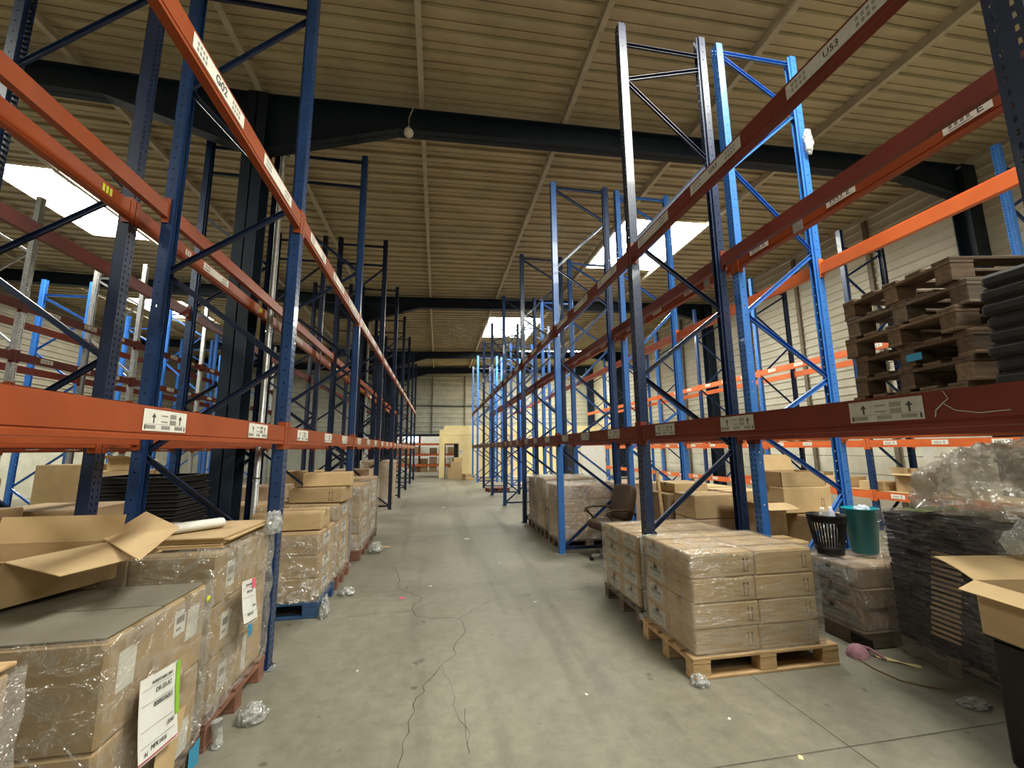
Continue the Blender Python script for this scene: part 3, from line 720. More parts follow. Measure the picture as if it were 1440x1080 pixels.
def wrap_mesh(x, y, z0, z1, seed, amp, mat, top=True, off=.012, res=.055):
    # loose film skin around a stack: sides + folded over the top
    m = MB(); sd = Vector((seed * 7.3, seed * 3.1, seed * 1.7))
    def disp(p, n):
        q = Vector(p) + sd
        f = noise.noise(Vector((q.x * 6, q.y * 6, q.z * 14))) * .6 + abs(noise.noise(Vector((q.x * 17 + q.z * 9, q.y * 17, q.z * 22)))) * .7
        return Vector(p) + Vector(n) * (off + amp * max(0, f + .25))
    X, Y = x, y
    cor = [(-X, -Y), (X, -Y), (X, Y), (-X, Y)]; nor = [(0, -1, 0), (1, 0, 0), (0, 1, 0), (-1, 0, 0)]
    nz = max(3, int((z1 - z0) / res))
    for i in range(4):
        a, b = Vector((*cor[i], 0)), Vector((*cor[(i + 1) % 4], 0)); n = Vector(nor[i]); nn = max(3, int((b - a).length / res))
        n0, n1 = (Vector(nor[i - 1]) + n).normalized(), (Vector(nor[(i + 1) % 4]) + n).normalized()
        def fn(u, v, a=a, b=b, n=n, n0=n0, n1=n1):
            p = a.lerp(b, u); p.z = z0 + (z1 - z0) * v
            e = n0 * 1.414 if u < .001 else (n1 * 1.414 if u > .999 else n)
            return disp(p, e)
        m.grid(fn, nn, nz)
    if top:
        def ft(u, v):
            p = Vector((-X + 2 * X * u, -Y + 2 * Y * v, z1))
            r = disp(p, (0, 0, 1)); e = (u < .001 or u > .999 or v < .001 or v > .999)
            if e:
                o = off + amp * .25
                r = Vector((p.x + (o if u > .999 else -o if u < .001 else 0), p.y + (o if v > .999 else -o if v < .001 else 0), z1 + .002))
            return r
        m.grid(ft, max(4, int(2 * X / res)), max(4, int(2 * Y / res)))
    return m.mesh('stretch_film', [M[mat]])
def wrap(c, x, y, z0, z1, label, seed=1, amp=.014, mat='film', rz=0., top=True, off=.012, group='stretch film around pallet stacks'):
    o = obj('stretch_film', wrap_mesh(x, y, z0, z1, seed, amp, mat, top, off), None, (c[0], c[1], 0), rz)
    return tag(o, label, 'plastic film', group)
def crumple(name, loc, size, seed, mat, label, cat, rz=0., lumps=2.2, amp=.35, sub=5, floor_=True, group=None, base=.55):
    bpy_m = MB(); n, k = 10 * sub, 6 * sub; sd = Vector((seed * 3.3, seed * 5.7, seed * 1.9))
    def fn(u, v):
        th, ph = 2 * PI * u, PI * v
        d = Vector((math.cos(th) * math.sin(ph), math.sin(th) * math.sin(ph), math.cos(ph)))
        r = 1 + amp * (noise.noise(d * lumps + sd) + .5 * abs(noise.noise(d * lumps * 3 + sd)) + .35 * abs(noise.noise(d * lumps * 7 + sd)))
        p = Vector((d.x * size[0] * r, d.y * size[1] * r, d.z * size[2] * r))
        if floor_: p.z = max(p.z, -size[2] * base) + size[2] * base
        return p
    bpy_m.grid(fn, n, k)
    o = B(bpy_m, name, M[mat], None, loc, rz); return tag(o, label, cat, group)

LAY = {1: ['only'], 2: ['bottom', 'top'], 3: ['bottom', 'middle', 'top'], 4: ['bottom', 'second', 'third', 'top'], 5: ['bottom', 'second', 'third', 'fourth', 'top']}
def stack(where, c, sx, sy, z0, nx, ny, nz, h, side, mat='kraft', rz=0., hook=None, seam='x', seed=1):
    # side: name of the -x end / +x end of the stack
    r = random.Random(seed); ca, sa = math.cos(rz), math.sin(rz); out = []; g = .0022
    for k in range(nz):
        bx = [-sx / 2 + sx * i / nx + ((r.random() - .5) * .05 if 0 < i < nx else (r.random() - .5) * .008) for i in range(nx + 1)]
        by = [-sy / 2 + sy * j / ny + ((r.random() - .5) * .03 if 0 < j < ny else (r.random() - .5) * .008) for j in range(ny + 1)]
        for i in range(nx):
            for j in range(ny):
                w, d = bx[i + 1] - bx[i] - 2 * g, by[j + 1] - by[j] - 2 * g
                lx, ly = (bx[i] + bx[i + 1]) / 2, (by[j] + by[j + 1]) / 2
                pos = []
                if ny > 1: pos.append('near' if j == 0 else ('far' if j == ny - 1 else 'middle'))
                if nx > 1: pos.append(side[0] if i == 0 else (side[1] if i == nx - 1 else 'centre'))
                lab = 'brown carton in the %s, %s layer%s' % (where, LAY[nz][k], (', ' + ' '.join(pos)) if pos else '')
                o = carton((c[0] + lx * ca - ly * sa, c[1] + lx * sa + ly * ca, z0 + k * (h + .005)), (w, d, h), lab, 'cartons in the ' + where, rz, mat, seam)
                if hook: hook(o, i, j, k, w, d, h)
                out.append(o)
    return out

# ---- right, front: wrapped stack on a fresh wooden pallet
pallet((2.385, 3.272, 0), (1.20, .74), 'fresh wooden pallet in front on the right, beside the aisle', 'wood')
def h1(o, i, j, k, w, d, h):
    if j == 0:
        arrows(o, ('y', -d / 2), w / 2 - .075, h / 2, .9)
    if i == 0 and j > 0: sticker(o, ('x', -w / 2), 0, h / 2, d * .36, h * .33, 'greylabel')
stack('front right stack', (2.345, 3.272), 1.03, .70, .148, 2, 2, 4, .166, ('aisle side', 'wall side'), 'kraft', hook=h1, seed=3)
wrap((2.345, 3.272), .525, .352, .149, .835, 'clear stretch film around the front right carton stack on the fresh pallet', 1, .012)
crumple('film_scrap', (1.80, 2.86, 0), (.05, .05, .04), 3, 'bagfilm', 'crumpled film scrap at the front corner of the fresh pallet', 'film scrap')
# ---- right, behind it: stack on a weathered pallet
pallet((2.42, 4.22, 0), (1.14, .84), 'weathered grey pallet behind the front right stack', 'woodgrey')
def h2(o, i, j, k, w, d, h):
    if i == 0: sticker(o, ('x', -w / 2), 0, h / 2, d * .34, h * .34, 'greylabel')
stack('stack on the weathered pallet', (2.40, 4.22), 1.06, .80, .148, 2, 2, 4, .152, ('aisle side', 'wall side'), 'kraft', hook=h2, seed=4)
wrap((2.40, 4.22), .54, .402, .149, .778, 'clear stretch film around the second right carton stack', 2, .012)
crumple('film_scrap', (1.84, 3.72, .10), (.04, .04, .03), 5, 'bagfilm', 'film scrap tied at the corner of the weathered grey pallet', 'film scrap')
# ---- right, against the second row: three layers of wrapped cartons
m = MB(); m.bbox(-.40, .40, -.28, .28, 0, .13, .01); o = B(m, 'pallet', M['woodgrey'], None, (3.78, 3.32, 0)); tag(o, 'low grey wrapped base under the cartons that carry the waste bins', 'pallet')
for q in (-.25, .25):
    m = MB(); m.box(-.405, -.395, q - .09, q + .09, .03, .10); B(m, 'fork_opening_shade', M['dark'], o)  # dark plates paint the shade of fork openings onto the solid base
def h3(o, i, j, k, w, d, h):
    if i == 0: sticker(o, ('x', -w / 2), 0, h / 2, d * .4, h * .36, 'greylabel')
stack('wrapped stack under the waste bins', (3.78, 3.32), .76, .54, .135, 1, 1, 3, .155, ('', ''), 'kraftpink', hook=h3, seed=5)
wrap((3.78, 3.32), .38, .27, .134, .622, 'hazy stretch film around the cartons under the waste bins', 3, .012, 'filmheavy')
# waste bins on it
t = empty('waste_bin', (3.525, 3.40, .645)); t.scale = (1.12, 1.12, 1.2); tag(t, 'black slotted waste bin standing on the wrapped cartons', 'waste bin')
m = MB(); m.lathe([(.0, .004), (.098, .004), (.102, .07), (.098, .07), (.094, .012), (0, .012)], 32); B(m, 'base', M['black'], t)
m = MB(); m.lathe([(.128, .235), (.133, .29), (.137, .29), (.137, .284), (.133, .235), (.128, .235)], 32); B(m, 'rim', M['black'], t)
m = MB()
for j in range(36):
    a = 2 * PI * j / 36; m.bar((.1 * math.cos(a), .1 * math.sin(a), .065), (.130 * math.cos(a), .130 * math.sin(a), .24), .011, .003, (math.cos(a), math.sin(a), 0))
B(m, 'slatted_side', M['black'], t)
crumple('plastic_bag', (3.525, 3.40, .67), (.075, .075, .19), 8, 'bagfilm', 'clear plastic packing inside the black slotted waste bin', 'plastic bag', amp=.15)
for k, (dx, dy) in enumerate(((-.05, -.02), (.055, .0))):
    t = empty('plastic_bottle', (3.525 + dx, 3.40 + dy, .86)); tag(t, ('clear plastic bottle leaning left in the black bin', 'pale blue plastic bottle sticking up in the black bin')[k], 'bottle')
    m = MB(); m.lathe([(0, 0), (.03, 0), (.033, .02), (.033, .14), (.018, .17), (.014, .18), (.0, .18)], 16); B(m, 'body', M['bagfilm' if k == 0 else 'rag'], t)
    m = MB(); m.lathe([(.015, .178), (.015, .196), (0, .196)], 12); B(m, 'cap', M['white'], t)
t = empty('waste_bin', (3.86, 3.36, .645)); t.scale = (1.12, 1.12, 1.32); tag(t, 'teal plastic waste bin beside the black slotted one', 'waste bin')
m = MB(); m.lathe([(0, .003), (.092, .003), (.098, .012), (.132, .30), (.139, .302), (.139, .296), (.135, .294), (.129, .294), (.094, .016), (0, .012)], 36, sy=.85); B(m, 'body', M['teal'], t)
crumple('rag', (3.87, 3.35, .95), (.062, .06, .075), 12, 'rag', 'pale blue rag bundled in the top of the teal bin', 'rag', amp=.3)
# ---- black stack of trays in film
for k in range(26):
    m = MB(); r2 = random.Random(k); dx, dy = (r2.random() - .5) * .012, (r2.random() - .5) * .012
    m.bbox(-.40, .40, -.385, .385, 0, .034, .006)
    for q in range(12): m.box(-.404, -.399, -.36 + q * .06, -.33 + q * .06, .006, .030)
    o = B(m, 'black_tray', M['black'], None, (3.985 + dx, 2.54 + dy, .13 + k * .0365), math.radians(-8))
    tag(o, 'dark tray in the wrapped black stack, %s from the bottom' % ORD[k + 1], 'tray', 'trays in the wrapped black stack')
    if 2 < k < 20:
        m = MB(); c0 = .02 - .006 * (k - 3)
        m.bbox(-.4075, -.398, c0 - .10, c0 + .10, .003, .022, .002); B(m, 'cardboard_edge', M['kraft'], o)
pallet((3.985, 2.54, 0), (.80, .76), 'dark pallet under the wrapped black tray stack', 'woodgrey', math.radians(-8), H=.128)
wrap((3.985, 2.54), .41, .40, .03, 1.085, 'dull stretch film around the black tray stack', 4, .014, 'filmdark', math.radians(-8))
crumple('plastic_film_heap', (4.22, 2.50, 1.112), (.52, .36, .42), 21, 'heapfilm', 'big heap of cloudy plastic film on top of the black stack', 'plastic film', amp=.42, lumps=1.6, sub=9, base=.15)
crumple('plastic_film_heap', (3.66, 2.22, 1.115), (.06, .05, .04), 25, 'heapfilm', 'low fold of cloudy film at the edge of the black stack', 'plastic film', amp=.4, lumps=2, sub=6)
m = MB(); m.grid(lambda u, v: (-.25 + .5 * u, -.1 + .2 * v, .012 + .012 * math.sin(u * 7) * math.sin(v * 5)), 16, 8); tag(B(m, 'green_sheet', M['strip'], None, (3.74, 2.72, 1.112), .2), 'dark green film sheet under the plastic heap', 'sheet')
# ---- right corner: dark box with an open carton and a clear bag
t = empty('storage_box', (3.36, 1.61, 0)); tag(t, 'black storage box in the right front corner', 'box')
m = MB(); m.bbox(-.46, .46, -.30, .30, .0, .60, .015); B(m, 'body', M['black'], t)
m = MB(); m.bbox(-.48, .48, -.32, .32, .60, .635, .01); B(m, 'lid', M['black'], t)
crumple('plastic_bag', (3.52, 1.96, .98), (.24, .11, .11), 31, 'bagfilm', 'clear bubbly plastic bag between the black stack and open carton', 'plastic bag', amp=.3)
def open_carton(base, zb, zt, label, flaps, mat='kraft', inside='kraftdark', name='open_carton', group=None):
    # base: four ground corners (ccw); flaps: {edge index: (outward length, drop, skew, taper)}
    t = empty(name, (base[0][0], base[0][1], zb)); tag(t, label, 'carton', group)
    b = [Vector((p[0] - base[0][0], p[1] - base[0][1], p[2] if len(p) > 2 else 0)) for p in base]; h = Vector((0, 0, zt - zb)); th = .006
    cen = sum(b, Vector()) / 4; m = MB()
    for i in range(4):
        p, q = b[i], b[(i + 1) % 4]; e = (q - p).normalized(); n = Vector((-e.y, e.x, 0)).normalized()
        if n.dot(cen - p) < 0: n = -n
        m.hexa([p, q, q + n * th, p + n * th, p + h, q + h, q + h + n * th, p + h + n * th])
    zf = Vector((0, 0, .006)); m.hexa([p + (cen - p) * .01 for p in b] + [p + (cen - p) * .01 + zf for p in b]); B(m, 'body', [M[mat]], t)
    for i, (L, drop, skew, taper) in flaps.items():
        p, q = b[i] + h, b[(i + 1) % 4] + h; e = (q - p).normalized(); n = Vector((e.y, -e.x, 0)).normalized()
        if n.dot(cen - p) > 0: n = -n
        m = MB(); W = (q - p).length
        def fn(u, v, p=p, q=q, e=e, n=n, L=L, drop=drop, skew=skew, taper=taper):
            c = p.lerp(q, u); return c + n * L * v + e * (skew * v + taper * v * (.5 - u) * 2) + Vector((0, 0, drop * v + .01 * math.sin(v * 3) * u))
        m.grid(fn, 6, 6, sm=False); k = len(m.v)
        m.v += [(x, y, z - .004) for x, y, z in m.v]; m.f += [tuple(reversed([i_ + k for i_ in f])) for f in m.f]; m.m += m.m[:]; m.s += m.s[:]
        n_ = 7
        rimi = [i_ * n_ for i_ in range(n_)] + [(n_ - 1) * n_ + i_ for i_ in range(1, n_)] + [i_ * n_ + n_ - 1 for i_ in range(n_ - 2, -1, -1)] + [i_ for i_ in range(n_ - 2, 0, -1)]
        for a_, b_ in zip(rimi, rimi[1:] + rimi[:1]): m.f.append((a_, a_ + k, b_ + k, b_)); m.m.append(0); m.s.append(False)
        B(m, 'flap', M['kraftlight'], t)
    return t
open_carton([(2.74, 1.46), (3.28, 1.38), (3.36, 1.80), (2.82, 1.88)], .64, .90, 'open carton with raised flaps on the black box, bottom right corner',
            {3: (.13, -.03, .02, .02), 2: (.20, .07, 0, 0), 0: (.25, -.03, .03, .0), 1: (.2, .02, 0, 0)}, 'kraft')
# ---- pallet stack and black mats high on the right beam
for k in range(6):
    r2 = random.Random(40 + k)
    pallet((3.56 + (r2.random() - .5) * .05, 2.06 + (r2.random() - .5) * .05, 1.817 + k * .145), (1.20, .80), 'worn empty pallet on the right beam, %s from the bottom of the stack' % ORD[k + 1], 'woodbrown' if k not in (4,) else 'woodgrey', math.radians(-9 + (r2.random() - .5) * 5), 'empty pallets stacked on the right beam')
m = MB(); m.box(-.002, .0, -.05, .05, 0, .045); tag(B(m, 'blue_tag', M['bluepaper'], None, (2.945, 2.08, 2.135), math.radians(-9)), 'small turquoise tag stuck on a block of the pallet stack', 'tag')
for k in range(9):
    m = MB(); m.bbox(-.52, .52, -.315, .315, 0, .070, .02); o = B(m, 'foam_mat', M['foam'], None, (3.22 + .006 * (k % 3), 1.262 + .006 * (k % 2), 1.818 + k * .0715), math.radians(-2 + k % 3))
    tag(o, 'thick black foam mat on the right beam, %s from the bottom' % ORD[k + 1], 'mat', 'black foam mats stacked on the right beam')
# ---- cartons between the right rows
def loose(x, y, z, sx, sy, sz, label, mat='kraft', rz=0., seam='x', group='loose cartons between the right racks'): return carton((x, y, z), (sx, sy, sz), label, group, rz, mat, seam)
for k, (z, s, mt) in enumerate(((0, .42, 'kraftpink'), (.43, .30, 'kraftpink'), (.738, .28, 'kraft'))):
    loose(3.42, 5.02, z, .60, .46, s, 'pinkish carton in the pile behind the weathered pallet, %s from the floor' % ORD[k + 1], mt)
loose(3.42, 5.62, 0, .7, .6, .98, 'tall brown carton in grey film behind the brown office chair', 'kraftdark'); loose(3.46, 5.62, .986, .5, .5, .13, 'flat light carton on top of the tall filmed carton', 'kraftlight')
o = loose(3.66, 4.12, 0, .40, .34, .62, 'upright brown carton behind the blue post with a white paper', 'kraft'); sticker(o, ('y', -.17), -.08, .50, .05, .08, 'white')
open_carton([(3.64, 4.39), (4.02, 4.39), (4.02, 4.74), (3.64, 4.74)], .60, .96, 'open carton with a splayed flap between the right racks', {3: (.22, .04, 0, .02), 0: (.2, -.05, 0, 0)}, 'kraft'); loose(3.83, 4.57, 0, .38, .35, .592, 'plain carton carrying the open one between the right racks', 'kraftpink')
for k in range(2):
    loose(4.55, 4.5, k * .405, .62, .46, .40, 'large double-wall carton behind the teal bin, %s of two' % ('lower' if k == 0 else 'upper'), 'kraft')
o = loose(4.42, 4.72, .82, .66, .50, .30, 'large shut carton with a cup mark behind the black bin', 'kraftlight'); arrows(o, ('y', -.25), .2, .12, .9)
open_carton([(4.10, 4.50), (4.72, 4.50), (4.72, 4.95), (4.10, 4.95)], 1.128, 1.30, 'open carton with a tall back flap above the large cartons', {2: (.05, .20, 0, 0)}, 'kraft')
for k in range(4): loose(4.6 + (k % 2) * .72, 6.0 + .75 * (k // 2), 0, .66, .6, .95 - .12 * (k % 2), 'light carton standing in the right side aisle, %s from the camera' % ORD[k + 1], 'kraftlight')
for k in range(3): loose(3.5, 7.2 + .8 * k, 0, .8, .7, 1.0 - .1 * k, 'brown carton in the second right row beyond the chair, %s from the camera' % ORD[k + 1], 'kraftpink')
t = empty('wooden_batten', (2.96, 5.2, 0)); tag(t, 'pale wooden batten leaning between the right racks', 'batten')
m = MB(); m.bar((0, 0, .0), (.10, .35, 1.28), .04, .02); B(m, 'stick', M['wood'], t)
# ---- office chair
t = empty('office_chair', (2.52, 6.02, 0), math.radians(12)); tag(t, 'brown office armchair standing between the right racks', 'chair')
m = MB()
for k in range(5):
    a = 2 * PI * k / 5 + .3; m.bar((0, 0, .10), (.29 * math.cos(a), .29 * math.sin(a), .065), .04, .03, (0, 0, 1))
B(m, 'star_base', M['chrome'], t)
for k in range(5):
    a = 2 * PI * k / 5 + .3; m = MB(); m.tube([(.29 * math.cos(a) - .02, .29 * math.sin(a), .03), (.29 * math.cos(a) + .02, .29 * math.sin(a), .03)], .03, 12); B(m, 'caster', M['black'], t)
m = MB(); m.tube([(0, 0, .09), (0, 0, .28)], .03, 12); m.tube([(0, 0, .28), (0, 0, .45)], .016, 10); B(m, 'gas_column', M['black'], t)
def cushion(m, sx, sy, sz, bul=.03):
    def fn(u, v):
        th, ph = 2 * PI * u, PI * (v - .5); f = lambda c, e: math.copysign(abs(c) ** e, c)
        return (sx * f(math.cos(ph), .4) * f(math.cos(th), .4), sy * f(math.cos(ph), .4) * f(math.sin(th), .4), sz * f(math.sin(ph), .6))
    m.grid(fn, 32, 14)
m = MB(); cushion(m, .26, .25, .07); s_ = B(m, 'seat', M['brownleather'], t, (-.02, 0, .50))
m = MB(); cushion(m, .24, .07, .27); b_ = B(m, 'backrest', M['brownleather'], t, (.25, 0, .80)); b_.rotation_euler = (0, math.radians(14), math.radians(90)); b_.rotation_euler = (math.radians(-14), 0, math.radians(-90))
for sy_ in (-1, 1):
    m = MB(); y = .27 * sy_
    m.tube([(.24, y, .48), (.26, y, .66), (.16, y, .72), (-.12, y, .735), (-.24, y, .71), (-.26, y, .66)], .017, 8); m.tube([(-.24, y, .70), (-.14, y, .6), (.0, y * .95, .50)], .015, 8); B(m, 'armrest', M['brownleather'], t)
# ---- wrapped stacks further along on the right
for k, (yc, hh, mt) in enumerate(((6.98 + .10, 1.0, 'kraftpink'), (7.98, 1.06, 'kraft'), (8.74, 1.02, 'kraftdark'))):
    wh = ('right stack just past the chair', 'second right stack past the chair', 'third right stack past the chair')[k]
    pallet((2.46, yc, 0), (1.02, .70), 'pallet under the %s' % wh, 'woodgrey')
    stack(wh, (2.46, yc), .98, .66, .148, 2, 1, 4, (hh - .15) / 4 - .006, ('aisle side', 'wall side'), mt, seed=50 + k)
    wrap((2.46, yc), .505, .34, .149, hh + .01, 'stretch film on the %s' % wh, 10 + k, .03, 'filmheavy')
m = MB(); m.box(-.3, .3, -.25, .25, 0, .14); 
pallet((2.3, 16.3, 0), (.8, .6), 'red brown pallet lying between the far right racks', 'woodred', .2)
# ---- goods on the wall-side rack
for k in range(2):
    y = 4.4 + B3 * k
    m = MB(); m.bbox(X31 + .06, X32 - .06, y + .06, y + B3 - .06, .733, .75, .003); tag(B(m, 'shelf_board', M['kraftlight']), 'chipboard shelf on the knee-high right wall beams, %s bay' % ORD[k + 1], 'shelf')
open_carton([(8.55, 6.42 - .15), (8.95, 6.42 - .15), (8.95, 6.83 - .15), (8.55, 6.83 - .15)], .752, 1.09, 'squat open carton on the knee-high shelf along the right wall', {3: (.16, -.02, 0, 0), 0: (.16, .05, 0, 0), 1: (.12, .02, 0, 0), 2: (.1, .1, 0, 0)}, 'kraft')
loose(8.75, 6.48, .762, .20, .20, .42, 'small round-topped carton inside the squat open carton', 'kraftlight'); loose(8.72, 5.85, .752, .3, .3, .12, 'flat carton beside the open one on the right wall shelf', 'kraft')
for k in range(3): loose(8.75, 8.6 - k * .75, .752, .5, .5, .26 - .05 * k, 'low light carton on the right wall shelf, %s from the far end' % ORD[k + 1], 'kraftlight')
m = MB(); m.bbox(-.45, .45, -.4, .4, 0, .5, .03); o = B(m, 'wrapped_bale', M['white'], None, (8.95, 10.7, 1.74)); tag(o, 'white wrapped bale high on the right wall rack', 'bale')
obj('stretch_film', wrap_mesh(.45, .4, 0.01, .515, 60, .02, 'filmheavy'), o)
pallet((8.95, 10.7, 1.725), (1.0, .8), 'pallet under the white wrapped bale', 'wood', H=.015 * 8)
o.location.z = 1.85
pallet((8.95, 8.68, 1.725), (1.0, .8), 'pallet under the grey wire cage', 'wood', H=.12)
t = empty('wire_cage', (8.95, 8.68, 1.846)); tag(t, 'grey wire cage on the right wall rack beside the white bale', 'cage')
m = MB()
for i in range(9):
    for (a, b) in (((-.45 + i * .1125, -.4), None), ((-.45 + i * .1125, .4), None)): m.tube([(a[0], a[1], 0), (a[0], a[1], .55)], .005, 5)
for z in (.005, .14, .28, .42, .55):
    for p, q in (((-.45, -.4), (.45, -.4)), ((.45, -.4), (.45, .4)), ((.45, .4), (-.45, .4)), ((-.45, .4), (-.45, -.4))): m.tube([(*p, z), (*q, z)], .005, 5)
B(m, 'wire_mesh', M['galv'], t)
m = MB(); m.grid(lambda u, v: (.004 * math.sin(v * 5), .16 * (u - .5), -.24 * v), 3, 6); tag(B(m, 'hanging_paper', M['greylabel'], None, (8.392, 5.95, 1.585)), 'grey paper hanging from the head-high beam along the right wall', 'paper')
# ---- things on the floor at right
t = empty('cloth', (3.24, 2.99, 0)); t.name = 'cloth_cap'; tag(t, 'dusty pink cloth cap lying on the floor by the black stack', 'cap')
m = MB(); m.grid(lambda u, v: (.085 * math.cos(2 * PI * u) * math.sin(PI / 2 * v), .065 * math.sin(2 * PI * u) * math.sin(PI / 2 * v), .085 * math.cos(PI / 2 * v) * (1 + .12 * noise.noise(Vector((u * 6, v * 3, 1)))) + .002), 24, 8); B(m, 'crown', M['pink'], t)
m = MB(); m.tube([(.05, .03, .06), (.10, -.01, .05), (.13, -.07, .02), (.12, -.11, .012)], .010, 8); B(m, 'strap', M['pink'], t)
m = MB(); m.grid(lambda u, v: (.16 * u - .02 * v, -.22 * u * (1 - .1 * v) - .05 * v, .004 + .008 * math.sin(5 * u + 2 * v) ** 2), 10, 4); tag(B(m, 'paper_scrap', M['yellow'], None, (3.36, 2.98, 0)), 'thin yellowish paper strip on the floor by the pink cap', 'paper scrap')
m = MB(); m.tube([(3.20, 3.02, .006), (3.16, 2.80, .006), (3.18, 2.64, .006), (3.27, 2.55, .006), (3.36, 2.50, .006)], .0045, 6); tag(B(m, 'strap', M['kraftdark']), 'brown packing strap lying on the floor beside the black stack', 'strap')
crumple('film_scrap', (3.33, 2.33, 0), (.09, .05, .022), 44, 'bagfilm', 'crumpled clear film on the floor below the black stack', 'film scrap')
m = MB(); m.tube([(2.62, 1.86, .005), (2.72, 1.84, .005), (2.79, 1.80, .005)], .004, 6); tag(B(m, 'stick', M['kraftlight']), 'short pale stick on the floor at lower right', 'stick')
# ---- small litter down the aisle
LIT = [(.55, 7.9, .05, 'white'), (-.85, 7.55, .09, 'kraftlight'), (1.05, 4.6, .014, 'white'), (-.35, 5.0, .03, 'pinkpaper'), (-.05, 5.35, .02, 'white'), (1.0, 2.9, .012, 'white'), (.3, 8.8, .02, 'white'), (1.9, 2.15, .016, 'yellow'), (-1.0, 2.55, .015, 'white'), (.9, 6.2, .015, 'white'), (-.55, 3.5, .012, 'white'), (.55, 20.5, .07, 'white'), (.2, 12.2, .06, 'white'), (1.75, 2.5, .012, 'white')]
for i, (x, y, s, mt) in enumerate(LIT):
    m = MB(); r2 = random.Random(i); m.grid(lambda u, v: (s * (u - .5) * 2, s * 1.3 * (v - .5), .002 + s * .25 * abs(noise.noise(Vector((u * 4 + i, v * 4, i))))), 5, 5)
    tag(B(m, 'paper_scrap', M[mt], None, (x, y, 0), r2.random() * 3), 'small scrap of litter on the aisle floor, %s by distance' % ORD[sum(1 for q in LIT if q[1] < y) + 1], 'litter', 'litter on the aisle floor')

# ================================================================== LEFT SIDE
SIDE_L = ('inner side', 'aisle side')
# near stack with the hanging sheet
pallet((-1.68, 2.29, 0), (.98, .70), 'pallet with a blue sticker under the near left stack', 'woodgrey')
def hA(o, i, j, k, w, d, h):
    if i == 1:
        sticker(o, ('x', w / 2), (-.05 if j == 0 else .06), h * (.62 if k else .2), .05, .075, 'label', False)
        if k == 1 and j == 1: sticker(o, ('x', w / 2), -.05, h * .72, .045, .055, 'white', True)
stack('near left stack', (-1.68, 2.29), .94, .70, .148, 2, 2, 2, .372, SIDE_L, 'kraft', hook=hA, seed=70)
wrap((-1.68, 2.29), .478, .352, .149, .918, 'wrinkled clear film around the near left stack', 20, .016, 'filmheavy', top=False, off=.010)
def sheets(y, z, rz, label, w, h, green, lines):
    t = empty('delivery_sheets', (-1.165, y, z), rz); t.rotation_euler = (math.radians(-8), math.radians(-6), rz); tag(t, label, 'paper')
    for k, (dm, mt) in enumerate(((.0, 'label'), (-.006, 'pinkpaper' if green else 'kraftlight'), (-.012, 'white'))):
        m = MB(); off = k * .012
        m.grid(lambda u, v: (dm + .018 * (1 - v) ** 2 + .002 * math.sin(u * 5), -w / 2 + w * u + off, -h + h * v - off * .8), 8, 8)
        kk = len(m.v); m.v += [(x - .0008, y_, z_) for x, y_, z_ in m.v]; m.f += [tuple(reversed([q + kk for q in f])) for f in m.f]; m.m += m.m[:]; m.s += m.s[:]
        B(m, 'sheet', M['white' if k == 0 else mt], t)
    fx = lambda zz: .018 * (1 - (zz + h) / h) ** 2 + .003
    if green:
        m = MB(); m.grid(lambda u, v: (fx(-h * .72 * (1 - v)) - .001, w / 2 - .022 + .03 * u + .004 * v, -h * .72 * (1 - v)), 2, 8); B(m, 'green_edge', M['green'], t)
    else:
        m = MB(); m.grid(lambda u, v: (fx(-.05 * (1 - v)), w * .2 + .05 * u, -.06 * (1 - v)), 3, 3); B(m, 'pink_note', M['pinkpaper'], t)
    m = MB()
    for zz in (.045, .10, .19, .245):
        m.box(fx(-zz) - .0005, fx(-zz) + .0003, -w * .45, w * .38, -zz - .0006, -zz + .0006)
    B(m, 'printed_lines', M['greyink'], t)
    for (s, sz, u, zz) in lines: 
        text('printed_text', s, sz, t, (fx(-zz) + .002, u, -zz), (PI / 2, 0, PI / 2), M['ink'])
    return t
sheets(2.215, .67, 0., 'white delivery sheet with green edge hanging on the near left stack', .26, .29, True,
       [('INVENTAIRE 2007', .018, .01, .03), ('DR-33-A2', .026, .02, .065), ('0088036002', .026, .02, .115), ('2040', .024, .07, .215), ('MPK1416', .026, -.01, .262), ('N', .024, -.09, .272)])
m = MB(); m.grid(lambda u, v: (.008 * math.sin(u * 4 + v * 3), -.10 + .2 * u + .03 * v, -.26 + .26 * v), 6, 6); tag(B(m, 'loose_paper', M['kraftlight'], None, (-1.16, 2.30, .42)), 'cream paper hanging below the near left delivery sheet', 'paper')
m = MB(); m.grid(lambda u, v: (.004 * math.sin(u * 6), -.05 + .1 * u, .12 * v), 4, 4); tag(B(m, 'sticker', M['bluepaper'], None, (-1.178, 2.60, .03)), 'blue sticker on the near left pallet block', 'sticker')
m = MB(); m.lathe([(0, .0), (.018, .0), (.018, .001), (0, .001)], 16); o = B(m, 'sticker', M['yellowpaper'], None, (-1.172, 2.58, .84)); o.rotation_euler = (0, PI / 2, 0); tag(o, 'round yellow sticker on the near left film', 'sticker')
